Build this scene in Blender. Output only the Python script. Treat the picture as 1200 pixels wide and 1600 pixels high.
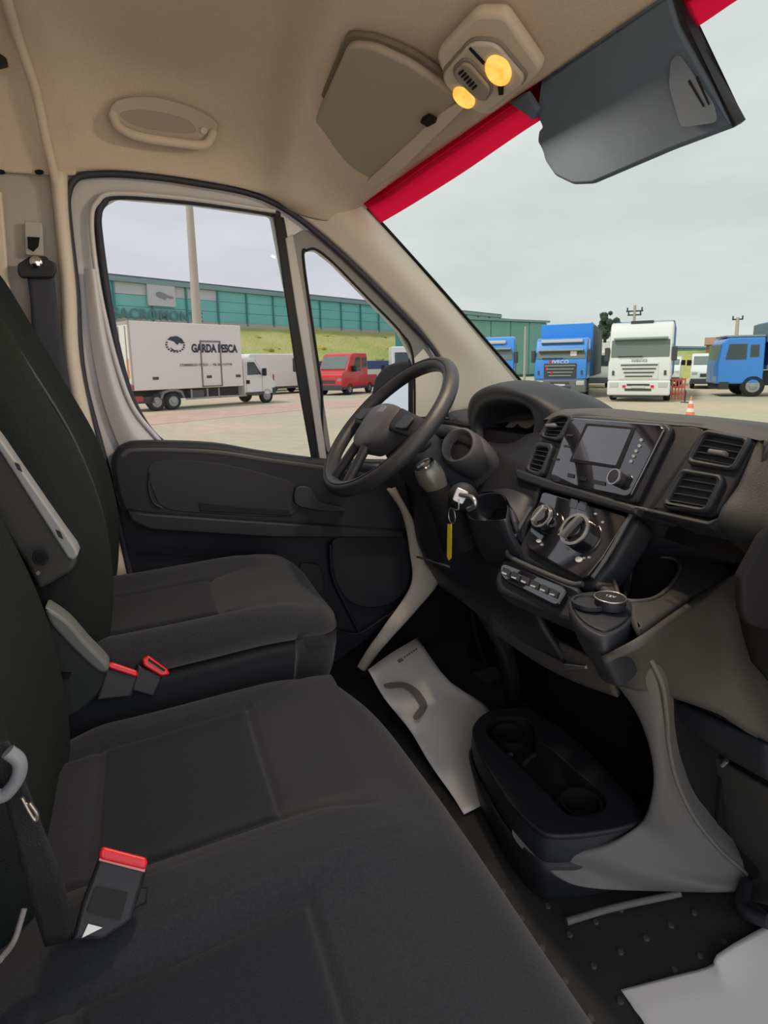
import bpy, bmesh, math, random
from mathutils import Vector, Matrix
from math import sin, cos, tan, radians, sqrt, pi, exp, atan2
random.seed(7)
for o in list(bpy.data.objects): bpy.data.objects.remove(o)
col = bpy.context.scene.collection
sc = bpy.context.scene

# ---------------------------------------------------------------- camera
# van frame: X forward, Y towards the driver's door, Z up from the cab floor
F, CX = 900.0, 600.0
PITCH, YAW, ROLL, HOR = radians(9), radians(22.6), radians(1.0), 570
CY = HOR + F*tan(PITCH)
CAM = Vector((0, -.80, 1.02))
FW = Vector((sin(YAW)*cos(PITCH), cos(YAW)*cos(PITCH), -sin(PITCH)))
RT0 = Vector((cos(YAW), -sin(YAW), 0)); UP0 = RT0.cross(FW)
RT = RT0*cos(ROLL) - UP0*sin(ROLL); UP = UP0*cos(ROLL) + RT0*sin(ROLL)
cd = bpy.data.cameras.new('camera'); cam = bpy.data.objects.new('camera', cd); col.objects.link(cam)
cd.sensor_fit = 'VERTICAL'; cd.sensor_height = 36; cd.sensor_width = 27
cd.lens = F/1600*36; cd.shift_y = -(800-CY)/1600*-1 if False else (CY-800)/1600
cd.clip_start = .02; cd.clip_end = 2000
M = Matrix((RT, UP, -FW)).transposed().to_4x4(); M.translation = CAM
cam.matrix_world = M; sc.camera = cam

# ---------------------------------------------------------------- sky, sun, exposure
world = bpy.data.worlds.new('world'); sc.world = world; world.use_nodes = True
nt = world.node_tree; nt.nodes.clear()
def N(t, kind, **kw):
    n = t.nodes.new(kind)
    for k, v in kw.items():
        if k in n.inputs: n.inputs[k].default_value = v
        else: setattr(n, k, v)
    return n
out = N(nt, 'ShaderNodeOutputWorld'); bg = N(nt, 'ShaderNodeBackground')
tc = N(nt, 'ShaderNodeTexCoord'); mp = N(nt, 'ShaderNodeMapping'); mp.inputs['Scale'].default_value = (1, 1, 3.2)
nz = N(nt, 'ShaderNodeTexNoise', Scale=2.6, Detail=7.0, Roughness=.55)
rp = N(nt, 'ShaderNodeValToRGB')
rp.color_ramp.elements[0].position = .30; rp.color_ramp.elements[0].color = (.64, .65, .665, 1)
rp.color_ramp.elements[1].position = .72; rp.color_ramp.elements[1].color = (.80, .80, .81, 1)
nt.links.new(tc.outputs['Generated'], mp.inputs['Vector']); nt.links.new(mp.outputs[0], nz.inputs['Vector'])
nt.links.new(nz.outputs['Fac'], rp.inputs[0]); nt.links.new(rp.outputs[0], bg.inputs['Color'])
bg.inputs['Strength'].default_value = 1.9
nt.links.new(bg.outputs[0], out.inputs[0])
sl = bpy.data.lights.new('sun', 'SUN'); sl.energy = 3.4; sl.angle = radians(6); sl.color = (1, .95, .86)
sun = bpy.data.objects.new('sun', sl); col.objects.link(sun)
sun.rotation_euler = Vector((-.66, -.10, .95)).to_track_quat('Z', 'Y').to_euler()
vs = sc.view_settings; vs.view_transform = 'Standard'; vs.look = 'None'; vs.exposure = 0.28; vs.gamma = 1; vs.use_curve_mapping = False
sc.display_settings.display_device = 'sRGB'
sc.cycles.max_bounces = 10; sc.cycles.diffuse_bounces = 6; sc.cycles.transparent_max_bounces = 16
sc.cycles.caustics_reflective = False; sc.cycles.caustics_refractive = False

# ---------------------------------------------------------------- pixel to place
def ray(x, y): return (FW*F + RT*(x-CX) - UP*(y-CY)).normalized()
def P(x, y, ax, v):
    d = ray(x, y); i = 'XYZ'.index(ax); return CAM + d*((v-CAM[i])/d[i])
class Plane:
    def __init__(s, p0, u, n):
        s.p = Vector(p0); s.n = Vector(n).normalized(); u = Vector(u); s.u = (u - s.n*u.dot(s.n)).normalized(); s.v = s.n.cross(s.u)
    def hit(s, x, y):
        d = ray(x, y); return CAM + d*((s.p-CAM).dot(s.n)/d.dot(s.n))
    def uv(s, x, y):
        q = s.hit(x, y)-s.p; return (q.dot(s.u), q.dot(s.v))
    def mat(s, off=0):
        m = Matrix((s.u, s.v, s.n)).transposed().to_4x4(); m.translation = s.p+s.n*off; return m
    def at(s, a, b, c=0): return s.p+s.u*a+s.v*b+s.n*c
def YP(y): return Plane((0, y, 0), (1, 0, 0), (0, -1, 0))
def ZP(z): return Plane((0, 0, z), (1, 0, 0), (0, 0, 1))

# ---------------------------------------------------------------- materials
mats = {}
def mat(name, c, rough=.6, metal=0, noise=0, nscale=40, bump=0, bscale=400, spec=.5, coat=0, c2=None, bdist=.002, trans=0, sheen=0):
    if name in mats: return mats[name]
    m = bpy.data.materials.new(name); m.use_nodes = True; t = m.node_tree; b = t.nodes['Principled BSDF']
    b.inputs['Base Color'].default_value = (*c, 1); b.inputs['Roughness'].default_value = rough; b.inputs['Metallic'].default_value = metal
    b.inputs['Specular IOR Level'].default_value = spec; b.inputs['Coat Weight'].default_value = coat
    if sheen: b.inputs['Sheen Weight'].default_value = sheen
    if trans: b.inputs['Transmission Weight'].default_value = trans
    tcn = N(t, 'ShaderNodeTexCoord')
    if noise or c2:
        n = N(t, 'ShaderNodeTexNoise', Scale=nscale, Detail=4.0); r = N(t, 'ShaderNodeValToRGB')
        d = c2 or tuple(x*(1-noise) for x in c)
        r.color_ramp.elements[0].position = .35; r.color_ramp.elements[0].color = (*d, 1)
        r.color_ramp.elements[1].position = .65; r.color_ramp.elements[1].color = (*c, 1)
        t.links.new(tcn.outputs['Object'], n.inputs['Vector']); t.links.new(n.outputs['Fac'], r.inputs[0]); t.links.new(r.outputs[0], b.inputs['Base Color'])
    if bump:
        n2 = N(t, 'ShaderNodeTexNoise', Scale=bscale, Detail=2.0); bp = N(t, 'ShaderNodeBump', Strength=bump, Distance=bdist)
        t.links.new(tcn.outputs['Object'], n2.inputs['Vector']); t.links.new(n2.outputs['Fac'], bp.inputs['Height']); t.links.new(bp.outputs[0], b.inputs['Normal'])
    mats[name] = m; return m
FAB = mat('seat fabric', (.030, .033, .042), .95, noise=.25, nscale=300, bump=.5, bscale=700, spec=.15, sheen=.15)
FAB2 = mat('seat insert fabric', (.024, .027, .036), .95, noise=.3, nscale=500, bump=.6, bscale=900, spec=.12, sheen=.1)
FABG = mat('seat back fabric', (.021, .026, .026), .95, noise=.25, nscale=300, bump=.5, bscale=700, spec=.12)
DK = mat('dark grained plastic', (.017, .019, .026), .5, bump=.25, bscale=900, spec=.4)
DKB = mat('dark blue tinted door plastic', (.016, .018, .029), .55, bump=.25, bscale=900, spec=.35)
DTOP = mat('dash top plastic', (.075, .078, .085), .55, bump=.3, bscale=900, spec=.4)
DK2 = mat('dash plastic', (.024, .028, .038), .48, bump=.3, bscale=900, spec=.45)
GR = mat('grey lower plastic', (.15, .150, .155), .6, bump=.25, bscale=900, spec=.35)
GRL = mat('light grey plastic', (.42, .42, .43), .5, spec=.4)
BLK = mat('black rubber', (.010, .010, .013), .6, spec=.3)
VOID = mat('dark recess plastic', (.012, .012, .014), .8, spec=.2)
GLOSS = mat('piano black gloss', (.012, .012, .018), .05, spec=1.0, coat=1.0)
HEAD = mat('headliner cloth', (.70, .60, .525), .95, noise=.06, nscale=200, bump=.35, bscale=500, spec=.1)
HEADL = mat('moulded trim plastic', (.68, .59, .52), .7, bump=.15, bscale=600, spec=.3)
TRIM = mat('pale pillar trim', (.72, .67, .60), .7, bump=.15, bscale=700, spec=.3)
TRIMG = mat('grey pillar trim', (.48, .46, .45), .7, bump=.15, bscale=700, spec=.3)
PAINT = mat('door paint', (.60, .60, .65), .35, coat=.4)
PAINTD = mat('dark window surround', (.20, .195, .20), .5)
CHR = mat('chrome', (.8, .8, .82), .15, metal=1)
SILV = mat('satin silver', (.55, .55, .57), .3, metal=.9)
WHT = mat('printed white', (.75, .78, .82), .5)
REDB = mat('red button plastic', (.75, .012, .03), .35)
PAPER = mat('floor mat paper', (.82, .82, .83), .85, noise=.05, nscale=8)
PRINT = mat('grey print', (.20, .20, .20), .8)
YEL = mat('yellow tag', (.55, .48, .03), .5)
BELT = mat('belt webbing', (.018, .019, .022), .8, bump=.6, bscale=600)
BELTB = mat('slate belt webbing', (.045, .052, .075), .8, bump=.6, bscale=600)
VIS = mat('backlit visor vinyl', (.12, .165, .235), .7, noise=.1, nscale=10, bump=.2, bscale=700)  # dark slate tone paints in the backlit shade of the lowered visor
VIS2 = mat('visor print', (.16, .20, .27), .7)
SCR = mat('sky tinted screen glass', (.05, .055, .085), .08, spec=1.0, coat=1.0)  # blue in the base colour stands in for reflected sky
ICON = mat('icon grey', (.30, .32, .36), .5)
LENSM = mat('lamp lens', (.60, .55, .49), .5, spec=.4)
def emis(name, c, s):
    m = bpy.data.materials.new(name); m.use_nodes = True; t = m.node_tree; t.nodes.clear()
    o = N(t, 'ShaderNodeOutputMaterial'); e = N(t, 'ShaderNodeEmission', Strength=s)
    # hot filament in the middle of the lens
    g = N(t, 'ShaderNodeTexNoise', Scale=60.0); r = N(t, 'ShaderNodeValToRGB'); tcn = N(t, 'ShaderNodeTexCoord')
    r.color_ramp.elements[0].position = .3; r.color_ramp.elements[0].color = (c[0], c[1]*.75, c[2]*.5, 1)
    r.color_ramp.elements[1].position = .7; r.color_ramp.elements[1].color = (*c, 1)
    t.links.new(tcn.outputs['Object'], g.inputs['Vector']); t.links.new(g.outputs['Fac'], r.inputs[0]); t.links.new(r.outputs[0], e.inputs['Color']); t.links.new(e.outputs[0], o.inputs[0]); return m
LAMP = emis('lit lamp', (1.0, .60, .14), 1.0)
def glass(name, tint, gl=.03, haze=0):
    m = bpy.data.materials.new(name); m.use_nodes = True; t = m.node_tree; t.nodes.clear()
    o = N(t, 'ShaderNodeOutputMaterial'); tr = N(t, 'ShaderNodeBsdfTransparent', Color=(*tint, 1)); g = N(t, 'ShaderNodeBsdfGlossy', Roughness=.02)
    mx = N(t, 'ShaderNodeMixShader'); mx.inputs[0].default_value = gl
    t.links.new(tr.outputs[0], mx.inputs[1]); t.links.new(g.outputs[0], mx.inputs[2]); t.links.new(mx.outputs[0], o.inputs[0]); return m
GLASSC = glass('dimmed side glass', (.62, .63, .645), .006)  # tint darkened beyond real glass to hold down outside brightness
GLASSW = glass('tinted windscreen glass', (.405, .44, .415), .010)  # green tint deepened past real glass so the sky stays dim
def film(name, c):
    m = bpy.data.materials.new(name); m.use_nodes = True; t = m.node_tree; t.nodes.clear()
    o = N(t, 'ShaderNodeOutputMaterial'); tr = N(t, 'ShaderNodeBsdfTransparent', Color=(*c, 1)); d = N(t, 'ShaderNodeBsdfTranslucent', Color=(.9, .02, .07, 1))
    mx = N(t, 'ShaderNodeMixShader', Fac=.55) if False else N(t, 'ShaderNodeMixShader'); mx.inputs[0].default_value = .6
    t.links.new(tr.outputs[0], mx.inputs[1]); t.links.new(d.outputs[0], mx.inputs[2]); t.links.new(mx.outputs[0], o.inputs[0]); return m
REDF = film('red screen film', (.62, .0, .03))

# ---------------------------------------------------------------- object helpers
def tag(o, label=None, cat=None, group=None, kind=None):
    for k, v in (('label', label), ('category', cat), ('group', group), ('kind', kind)):
        if v: o[k] = v
    return o
def empty(name, loc=(0, 0, 0), rz=0):
    o = bpy.data.objects.new(name, None); col.objects.link(o); o.location = loc; o.rotation_euler = (0, 0, rz); o.empty_display_size = .05
    return o
def attach(o, parent):
    if parent is not None:
        o.parent = parent
        pm = WM.get(parent.name, Matrix())
        o.matrix_parent_inverse = pm.inverted()
    return o
WM = {}
def link(name, data, m, parent=None, mw=None):
    o = bpy.data.objects.new(name, data); col.objects.link(o)
    if m is not None and not data.materials: data.materials.append(m)
    if mw is not None: o.matrix_world = mw; WM[o.name] = mw
    return attach(o, parent)
def thing(name, label, cat, loc=(0, 0, 0), rz=0, group=None, kind=None):
    o = empty(name, loc, rz); tag(o, label, cat, group, kind); WM[o.name] = Matrix.Translation(loc) @ Matrix.Rotation(rz, 4, 'Z'); return o
def mesh(name, verts, faces, m, parent=None, smooth=False, mw=None):
    me = bpy.data.meshes.new(name); me.from_pydata([tuple(v) for v in verts], [], faces); me.validate()
    if smooth: me.polygons.foreach_set('use_smooth', [True]*len(me.polygons))
    return link(name, me, m, parent, mw)
def bmobj(name, bm, m, parent=None, smooth=False, bevel=0, mw=None, seg=2, sub=0):
    bmesh.ops.recalc_face_normals(bm, faces=bm.faces)
    me = bpy.data.meshes.new(name); bm.to_mesh(me); bm.free()
    if smooth: me.polygons.foreach_set('use_smooth', [True]*len(me.polygons))
    o = link(name, me, m, parent, mw)
    if bevel:
        b = o.modifiers.new('bevel', 'BEVEL'); b.width = bevel; b.segments = seg; b.limit_method = 'ANGLE'; b.angle_limit = radians(40)
        me.polygons.foreach_set('use_smooth', [True]*len(me.polygons)); w = o.modifiers.new('wn', 'WEIGHTED_NORMAL')
    if sub: s = o.modifiers.new('sub', 'SUBSURF'); s.levels = sub; s.render_levels = sub
    return o
def catm(pts, n, closed=False):
    """Catmull-Rom resample of a point list to n points"""
    pts = [Vector(p) for p in pts]; k = len(pts); 
    if k == 2 and not closed: return [pts[0].lerp(pts[1], i/(n-1)) for i in range(n)]
    segs = k if closed else k-1; outp = []
    for i in range(n):
        t = i/(n if closed else n-1)*segs; s = min(int(t), segs-1); f = t-s
        g = (lambda j: pts[j % k]) if closed else (lambda j: pts[max(0, min(k-1, j))])
        p0, p1, p2, p3 = g(s-1), g(s), g(s+1), g(s+2)
        if not closed:
            if s == 0: p0 = p1*2-p2
            if s == k-2: p3 = p2*2-p1
        outp.append(.5*((2*p1)+(p2-p0)*f+(2*p0-5*p1+4*p2-p3)*f*f+(3*p1-p0-3*p2+p3)*f**3))
    return outp
def loft(name, rows, m, parent=None, n=24, mrows=None, thick=0, closed=False, lin=False, off=0):
    rows = [catm(r, n, closed) for r in rows]
    mr = mrows or (len(rows)-1)*6+1
    if lin: R = rows
    else:
        cols = [catm([r[j] for r in rows], mr) for j in range(n)]
        R = [[cols[j][i] for j in range(n)] for i in range(mr)]
    vs_ = [v for r in R for v in r]; fs = []
    w = n
    for i in range(len(R)-1):
        for j in range(n if closed else n-1):
            a = i*w+j; b = i*w+(j+1) % w; fs.append((a, b, b+w, a+w))
    o = mesh(name, vs_, fs, m, parent, True)
    if thick:
        s = o.modifiers.new('solid', 'SOLIDIFY'); s.thickness = abs(thick); s.offset = 1 if thick > 0 else -1
    return o
def rnd(pts, r, k=5):
    """polygon with filleted corners; pts 2-D; r a number or a list"""
    o = []; n = len(pts); rs = r if isinstance(r, (list, tuple)) else [r]*n
    for i in range(n):
        p = Vector(pts[i]).to_2d(); a = Vector(pts[i-1]).to_2d(); b = Vector(pts[(i+1) % n]).to_2d()
        da = (a-p); db = (b-p); d = min(rs[i], da.length*.48, db.length*.48)
        if d < 1e-6: o.append(p); continue
        q0 = p+da.normalized()*d; q1 = p+db.normalized()*d
        for j in range(k+1):
            t = j/k; o.append(q0*(1-t)**2+p*2*t*(1-t)+q1*t*t)
    return o
def smo(pts, n=40): return [v.to_2d() for v in catm([Vector((p[0], p[1], 0)) for p in pts], n, True)]
def plate2(name, plane, loops, depth, m, parent=None, bevel=0, off=0):
    """solid slab in a plane; loops in plane coordinates (first outer, then holes)"""
    cu = bpy.data.curves.new(name, 'CURVE'); cu.dimensions = '2D'; cu.fill_mode = 'BOTH'
    for lp in loops:
        s = cu.splines.new('POLY'); s.points.add(len(lp)-1)
        for i, q in enumerate(lp): s.points[i].co = (q[0], q[1], 0, 1)
        s.use_cyclic_u = True
    cu.extrude = max(depth/2-bevel, 0); cu.bevel_depth = bevel; cu.bevel_resolution = 2; cu.offset = -bevel
    return link(name, cu, m, parent, plane.mat(off-depth/2 if depth else off))
def plate(name, plane, px, depth, m, parent=None, bevel=0, off=0, holes=(), r=0, smooth=0):
    def cv(l, rr):
        l = [tuple(q) for q in l]
        if rr: l = rnd(l, rr)
        elif smooth: l = smo(l, smooth)
        return [plane.uv(q[0], q[1]) for q in l]
    loops = [cv(px, r)] + [cv(h, r if not smooth else 0) for h in holes]
    return plate2(name, plane, loops, depth, m, parent, bevel, off)
def ell(cx, cy, a, b, n=28, rot=0):
    return [(cx+a*cos(t)*cos(rot)-b*sin(t)*sin(rot), cy+a*cos(t)*sin(rot)+b*sin(t)*cos(rot)) for t in [2*pi*i/n for i in range(n)]]
def tube(name, pts, r, m, parent=None, n=None, res=4, closed=False):
    cu = bpy.data.curves.new(name, 'CURVE'); cu.dimensions = '3D'; cu.bevel_depth = r; cu.bevel_resolution = res; cu.use_fill_caps = True
    q = catm(pts, n or max(2, len(pts)*6 if len(pts) > 2 else 2), closed)
    s = cu.splines.new('POLY'); s.points.add(len(q)-1)
    for i, v in enumerate(q): s.points[i].co = (*v, 1)
    s.use_cyclic_u = closed; s.use_smooth = True
    return link(name, cu, m, parent)
def lathe(name, prof, plane_m, m, parent=None, n=32):
    """prof: (radius, height) pairs about local Z"""
    vs_ = []; fs = []
    for (r, z) in prof:
        for i in range(n): a = 2*pi*i/n; vs_.append((r*cos(a), r*sin(a), z))
    for k in range(len(prof)-1):
        for i in range(n): fs.append((k*n+i, k*n+(i+1) % n, (k+1)*n+(i+1) % n, (k+1)*n+i))
    if prof[0][0] > 1e-5: fs.append(tuple(range(n))[::-1])
    if prof[-1][0] > 1e-5: fs.append(tuple((len(prof)-1)*n+i for i in range(n)))
    o = mesh(name, vs_, fs, m, parent, True, plane_m)
    e = o.modifiers.new('es', 'EDGE_SPLIT'); e.split_angle = radians(50)
    return o
def ribbon(name, pts, width_dir, w, th, m, parent=None, n=30):
    q = catm(pts, n); wd = Vector(width_dir).normalized()
    rows = [[p-wd*w/2, p+wd*w/2] for p in q]
    return loft(name, rows, m, parent, n=3, lin=True, thick=th)
def boxm(bm, x0, x1, y0, y1, z0, z1):
    v = [bm.verts.new((x, y, z)) for x in (x0, x1) for y in (y0, y1) for z in (z0, z1)]
    for f in ((0, 1, 3, 2), (4, 6, 7, 5), (0, 4, 5, 1), (2, 3, 7, 6), (0, 2, 6, 4), (1, 5, 7, 3)): bm.faces.new([v[i] for i in f])
def prism(bm, prof, y0, y1):
    a = [bm.verts.new((x, y0, z)) for x, z in prof]; b = [bm.verts.new((x, y1, z)) for x, z in prof]; n = len(prof)
    bm.faces.new(a); bm.faces.new(b[::-1])
    for i in range(n): bm.faces.new((a[i], b[i], b[(i+1) % n], a[(i+1) % n]))
def text(name, s, size, m, mw, parent=None, ex=.002, bold=0, sx=1):
    cu = bpy.data.curves.new(name, 'FONT'); cu.body = s; cu.size = size; cu.extrude = ex; cu.offset = bold; cu.align_x = 'CENTER'; cu.align_y = 'CENTER'; cu.space_character = sx
    return link(name, cu, m, parent, mw)
# ================================================================ CAB SHELL (structure)
GZ = -.76
# floor of the cab
bm = bmesh.new(); boxm(bm, -.4, 1.15, -.87, .87, -.03, 0)
fl = bmobj('floor', bm, mat('cab floor rubber', (.030, .031, .034), .7, noise=.3, nscale=12, bump=.4, bscale=200)); tag(fl, 'dark rubber cab floor with small raised studs', kind='structure')
for i in range(9):
    for j in range(7):
        q = P(900, 1500, 'Z', 0)+Vector((-.22+.06*i, -.20+.06*j, 0))
        d = lathe('floor_stud', [(.006, 0), (.005, .003), (0, .0035)], Matrix.Translation(q), mat('stud rubber', (.06, .06, .065), .6), fl, 8)
# toe board
bm = bmesh.new(); prism(bm, [(1.0, 0), (1.22, .55), (1.26, .55), (1.26, -.03), (1.0, -.03)], -.87, .87)
tb = bmobj('wall_front', bm, VOID); tag(tb, 'dark bulkhead under the dashboard', kind='structure')
bm = bmesh.new(); boxm(bm, -.46, -.42, -.87, .9, -.03, 1.8)
wr = bmobj('wall_rear', bm, TRIMG); tag(wr, 'grey cab partition behind the seats', kind='structure')

# headliner: seal side -> centre -> far side
sealpx = [(100, 300), (112, 276), (135, 268), (200, 268), (300, 280), (360, 290), (420, 308), (470, 338), (520, 380), (580, 436), (640, 498), (680, 548), (702, 592), (708, 645)]
def crow(first, mids): return [first]+[Vector(v) for v in mids]
S = lambda x, y: P(x, y, 'Y', .845)
R0 = crow(Vector((-.42, .845, 1.47)), [(-.42, .83, 1.52), (-.42, .79, 1.60), (-.42, .70, 1.70), (-.42, .5, 1.75), (-.42, .2, 1.78), (-.42, -.3, 1.78), (-.42, -.84, 1.56)])
R1 = crow(S(96, 274), [(-.155, .83, 1.515), (-.16, .79, 1.60), (-.165, .70, 1.69), (-.17, .5, 1.735), (-.17, .2, 1.765), (-.17, -.3, 1.77), (-.17, -.84, 1.56)])
R1b = crow(S(125, 268), [(-.09, .83, 1.51), (-.09, .80, 1.575), (-.09, .73, 1.675), (-.08, .58, 1.745), (-.08, .2, 1.785), (-.08, -.3, 1.785), (-.08, -.84, 1.56)])
R2 = crow(S(200, 268), [(.05, .828, 1.51), (.05, .81, 1.565), (.05, .775, 1.66), (.05, .66, 1.735), (.05, .2, 1.785), (.05, -.3, 1.785), (.05, -.84, 1.56)])
R3 = crow(S(330, 284), [(.22, .828, 1.50), (.22, .81, 1.555), (.22, .77, 1.65), (.215, .64, 1.73), (.21, .2, 1.78), (.21, -.3, 1.785), (.21, -.84, 1.56)])
R4 = crow(S(385, 296), [(.315, .822, 1.485), (.32, .79, 1.53), (.32, .72, 1.625), (.31, .54, 1.715), (.305, .2, 1.76), (.305, -.3, 1.765), (.28, -.84, 1.56)])
R5 = crow(S(430, 314), [(.37, .80, 1.47), (.375, .74, 1.50), (.37, .64, 1.55), (.355, .45, 1.61), (.35, .2, 1.63), (.35, -.3, 1.64), (.34, -.84, 1.54)])
R6 = crow(S(462, 334), [(.43, .79, 1.45), (.43, .72, 1.495), (.42, .62, 1.545), (.41, .45, 1.585), (.41, .2, 1.60), (.41, -.3, 1.62), (.40, -.84, 1.52)])
R7 = crow(P(520, 345, 'Y', .815), [(.53, .77, 1.465), (.53, .7, 1.50), (.53, .6, 1.53), (.53, .45, 1.545), (.53, .2, 1.555), (.53, -.3, 1.56), (.52, -.84, 1.50)])
R8 = [P(567, 320, 'Y', .80), P(585, 311, 'Y', .74), P(610, 297, 'Y', .66), P(650, 268, 'Z', 1.482), P(720, 220, 'Z', 1.488), P(800, 165, 'Z', 1.49), P(1040, 8, 'Z', 1.49), Vector((.66, -.84, 1.46))]
cl = loft('ceiling', [R0, R1, R1b, R2, R3, R4, R5, R6, R7, R8], HEAD, n=60, mrows=90); s_ = cl.modifiers.new('solid', 'SOLIDIFY'); s_.thickness = .03; s_.offset = 1
tag(cl, 'beige grey moulded cloth headliner over the cab', kind='structure')
bm = bmesh.new(); boxm(bm, -.46, .62, -.87, .87, 1.83, 1.85); boxm(bm, -.46, -.2, .88, .92, -.3, 1.83)
rs = bmobj('roof', bm, mat('white body paint', (.75, .75, .76), .35)); tag(rs, 'outer roof skin of the van', kind='structure')

# A pillar trim between door seal and windscreen
ws = [(567, 320), (592, 347), (640, 400), (700, 467), (760, 536), (800, 582), (824, 611)]
se = [(440, 318), (500, 362), (560, 416), (620, 476), (662, 522), (694, 575), (706, 650)]
A = [P(x, y, 'Y', .80) for x, y in ws]; B_ = [P(x, y, 'Y', .845) for x, y in se]
mid = [(a+b)/2+Vector((0, -.025, 0)) for a, b in zip(A, B_)]
ap = loft('wall_pillar', [A, mid, B_], TRIM, n=40, mrows=16, thick=.012)
tag(ap, 'pale moulded trim of the windscreen pillar', kind='structure')
# lower trim under the windscreen corner
lt = loft('trim_1', [[P(706, 650, 'Y', .845), P(760, 640, 'Y', .82), P(835, 620, 'Y', .80)], [P(700, 760, 'Y', .85), P(760, 760, 'Y', .85), P(840, 760, 'Y', .85)]], TRIM, n=8, mrows=4, thick=.01)
tag(lt, 'pale trim foot at the base of the pillar', kind='structure')

# windscreen
bt = [Vector((1.23, .83, .855)), Vector((1.40, .45, .82)), Vector((1.45, 0, .80)), Vector((1.40, -.45, .80)), Vector((1.28, -.84, .80))]
tp = [P(560, 322, 'Y', .83), P(650, 262, 'Z', 1.492), P(800, 158, 'Z', 1.505), P(1045, -4, 'Z', 1.505), Vector((.66, -.84, 1.47))]
T2 = catm(tp, 30); B2 = catm(bt, 30)
wn = thing('window_1', 'wide sloping windscreen with a green tint', None, kind='structure')
def wrow(t): return [a.lerp(b, t)+Vector((.03, 0, .03))*4*t*(1-t)*sin(pi*min(1, k/29)) for k, (a, b) in enumerate(zip(T2, B2))]
# red band: lower limit measured along the photograph
# rows of the pane below the band
loft('glass_pane', [wrow(t) for t in (0, .15, .3, .5, .7, .85, 1)], GLASSW, wn, n=30, mrows=12)
def bandrow(f):
    lo = [P(x, y, 'Z', z) for x, y, z in ((594, 349, 1.415), (640, 322, 1.42), (720, 272, 1.432), (838, 192, 1.445), (960, 122, 1.45), (1085, 45, 1.45), (1160, -5, 1.45), (1300, -90, 1.44))]
    up = [P(x, y, 'Z', z) for x, y, z in ((568, 318, 1.462), (612, 286, 1.475), (690, 232, 1.485), (800, 156, 1.492), (920, 78, 1.495), (1045, -6, 1.495), (1120, -60, 1.49), (1260, -140, 1.48))]
    return [a.lerp(b, f) for a, b in zip(up, lo)]
rb = loft('sun_band', [bandrow(0), bandrow(.5), bandrow(1)], REDF, wn, n=40, mrows=8, off=0); rb['label'] = 'bright red film along the top edge'
tube('pane_seal', [P(x+2, y-1, 'Y', .80) for x, y in ws], .0045, BLK, wn, 40)
tube('header_seal', [v+Vector((.008, 0, -.004)) for v in R8], .006, HEADL, wn, 50)

# ---- B pillar
bp = thing('wall_left', 'grey and beige door pillar trim behind the driver', None, kind='structure')
pb = YP(.865)
plate('pillar_cover', pb, [(-60, 230), (60, 235), (92, 270), (102, 420), (112, 560), (140, 720), (178, 900), (-60, 900)], .02, TRIMG, bp, .003)
ls = [(84, 270), (92, 340), (102, 453), (108, 575), (136, 738), (170, 905)]; rs_ = [(100, 272), (101, 335), (113, 453), (121, 575), (158, 738), (196, 905)]
LL = [P(x, y, 'Y', .845) for x, y in ls]; RR = [P(x, y, 'Y', .845) for x, y in rs_]
loft('pillar_edge', [LL, [(a+b)/2+Vector((0, -.015, 0)) for a, b in zip(LL, RR)], RR], TRIM, bp, n=30, mrows=8, thick=.01)
plate('recess_frame', YP(.84), [(38, 345), (66, 348), (68, 400), (40, 398)], .008, TRIMG, bp, .002, r=4)
plate('adjuster_slot', YP(.838), [(43, 370), (62, 371), (60, 385), (52, 393), (44, 388)], .006, VOID, bp, .001, off=.003)
plate('panel_edge', YP(.83), [(-20, 290), (2, 300), (12, 430), (28, 570), (20, 600), (-20, 560)], .02, TRIM, bp, .004)
tube('pillar_fold', [P(-2, -70, 'Z', 1.73), P(8, -10, 'Z', 1.71), P(28, 60, 'Z', 1.685), P(55, 140, 'Y', .74), P(72, 220, 'Y', .79), P(88, 285, 'Y', .83)], .010, HEADL, bp)
for (x, y) in ((63, 272), (3, 272)): plate('clip_hole', YP(.855), ell(x, y, 7, 3), .01, VOID, bp, off=.02)
plate('pillar_vent', YP(.70), [(-5, 80), (10, 90), (12, 102), (-5, 106)], .01, DK, bp, .001, r=3)

# ---- black door seal around aperture
slx = [(196, 905), (160, 738), (124, 590), (115, 453), (103, 335)]+sealpx[1:]
ds = tube('trim_2', [P(x, y, 'Y', .85) for x, y in [(205, 905), (168, 738), (130, 590), (119, 453), (106, 335), (107, 300), (118, 280), (140, 273), (200, 273), (300, 285), (420, 313), (520, 385), (640, 503), (682, 552), (703, 596), (708, 650), (700, 720)]], .0085, mat('door seal rubber', (.035, .036, .055), .6), n=120)
tag(ds, 'dark rubber seal around the driver door opening', kind='structure')

# ---- driver door
door = thing('door_1', 'driver door with grey painted window frame and dark trim', None, kind='structure')
pd = YP(.872)
fr = [(94, 310), (98, 258), (145, 250), (300, 260), (430, 288), (518, 345), (612, 450), (680, 520), (710, 600), (700, 700), (700, 800), (185, 905), (148, 738), (118, 575), (104, 453)]
main = [(150, 340), (158, 322), (182, 308), (300, 318), (424, 336), (450, 470), (475, 620), (492, 722), (330, 760), (285, 722), (232, 672), (200, 612), (176, 505), (160, 410)]
quar = [(474, 400), (480, 391), (494, 390), (520, 410), (575, 466), (625, 518), (645, 556), (648, 660), (645, 720), (520, 720), (502, 600), (486, 490)]
plate('door_frame', pd, fr, .035, PAINT, door, .006, holes=[main, quar], r=6)
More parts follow.
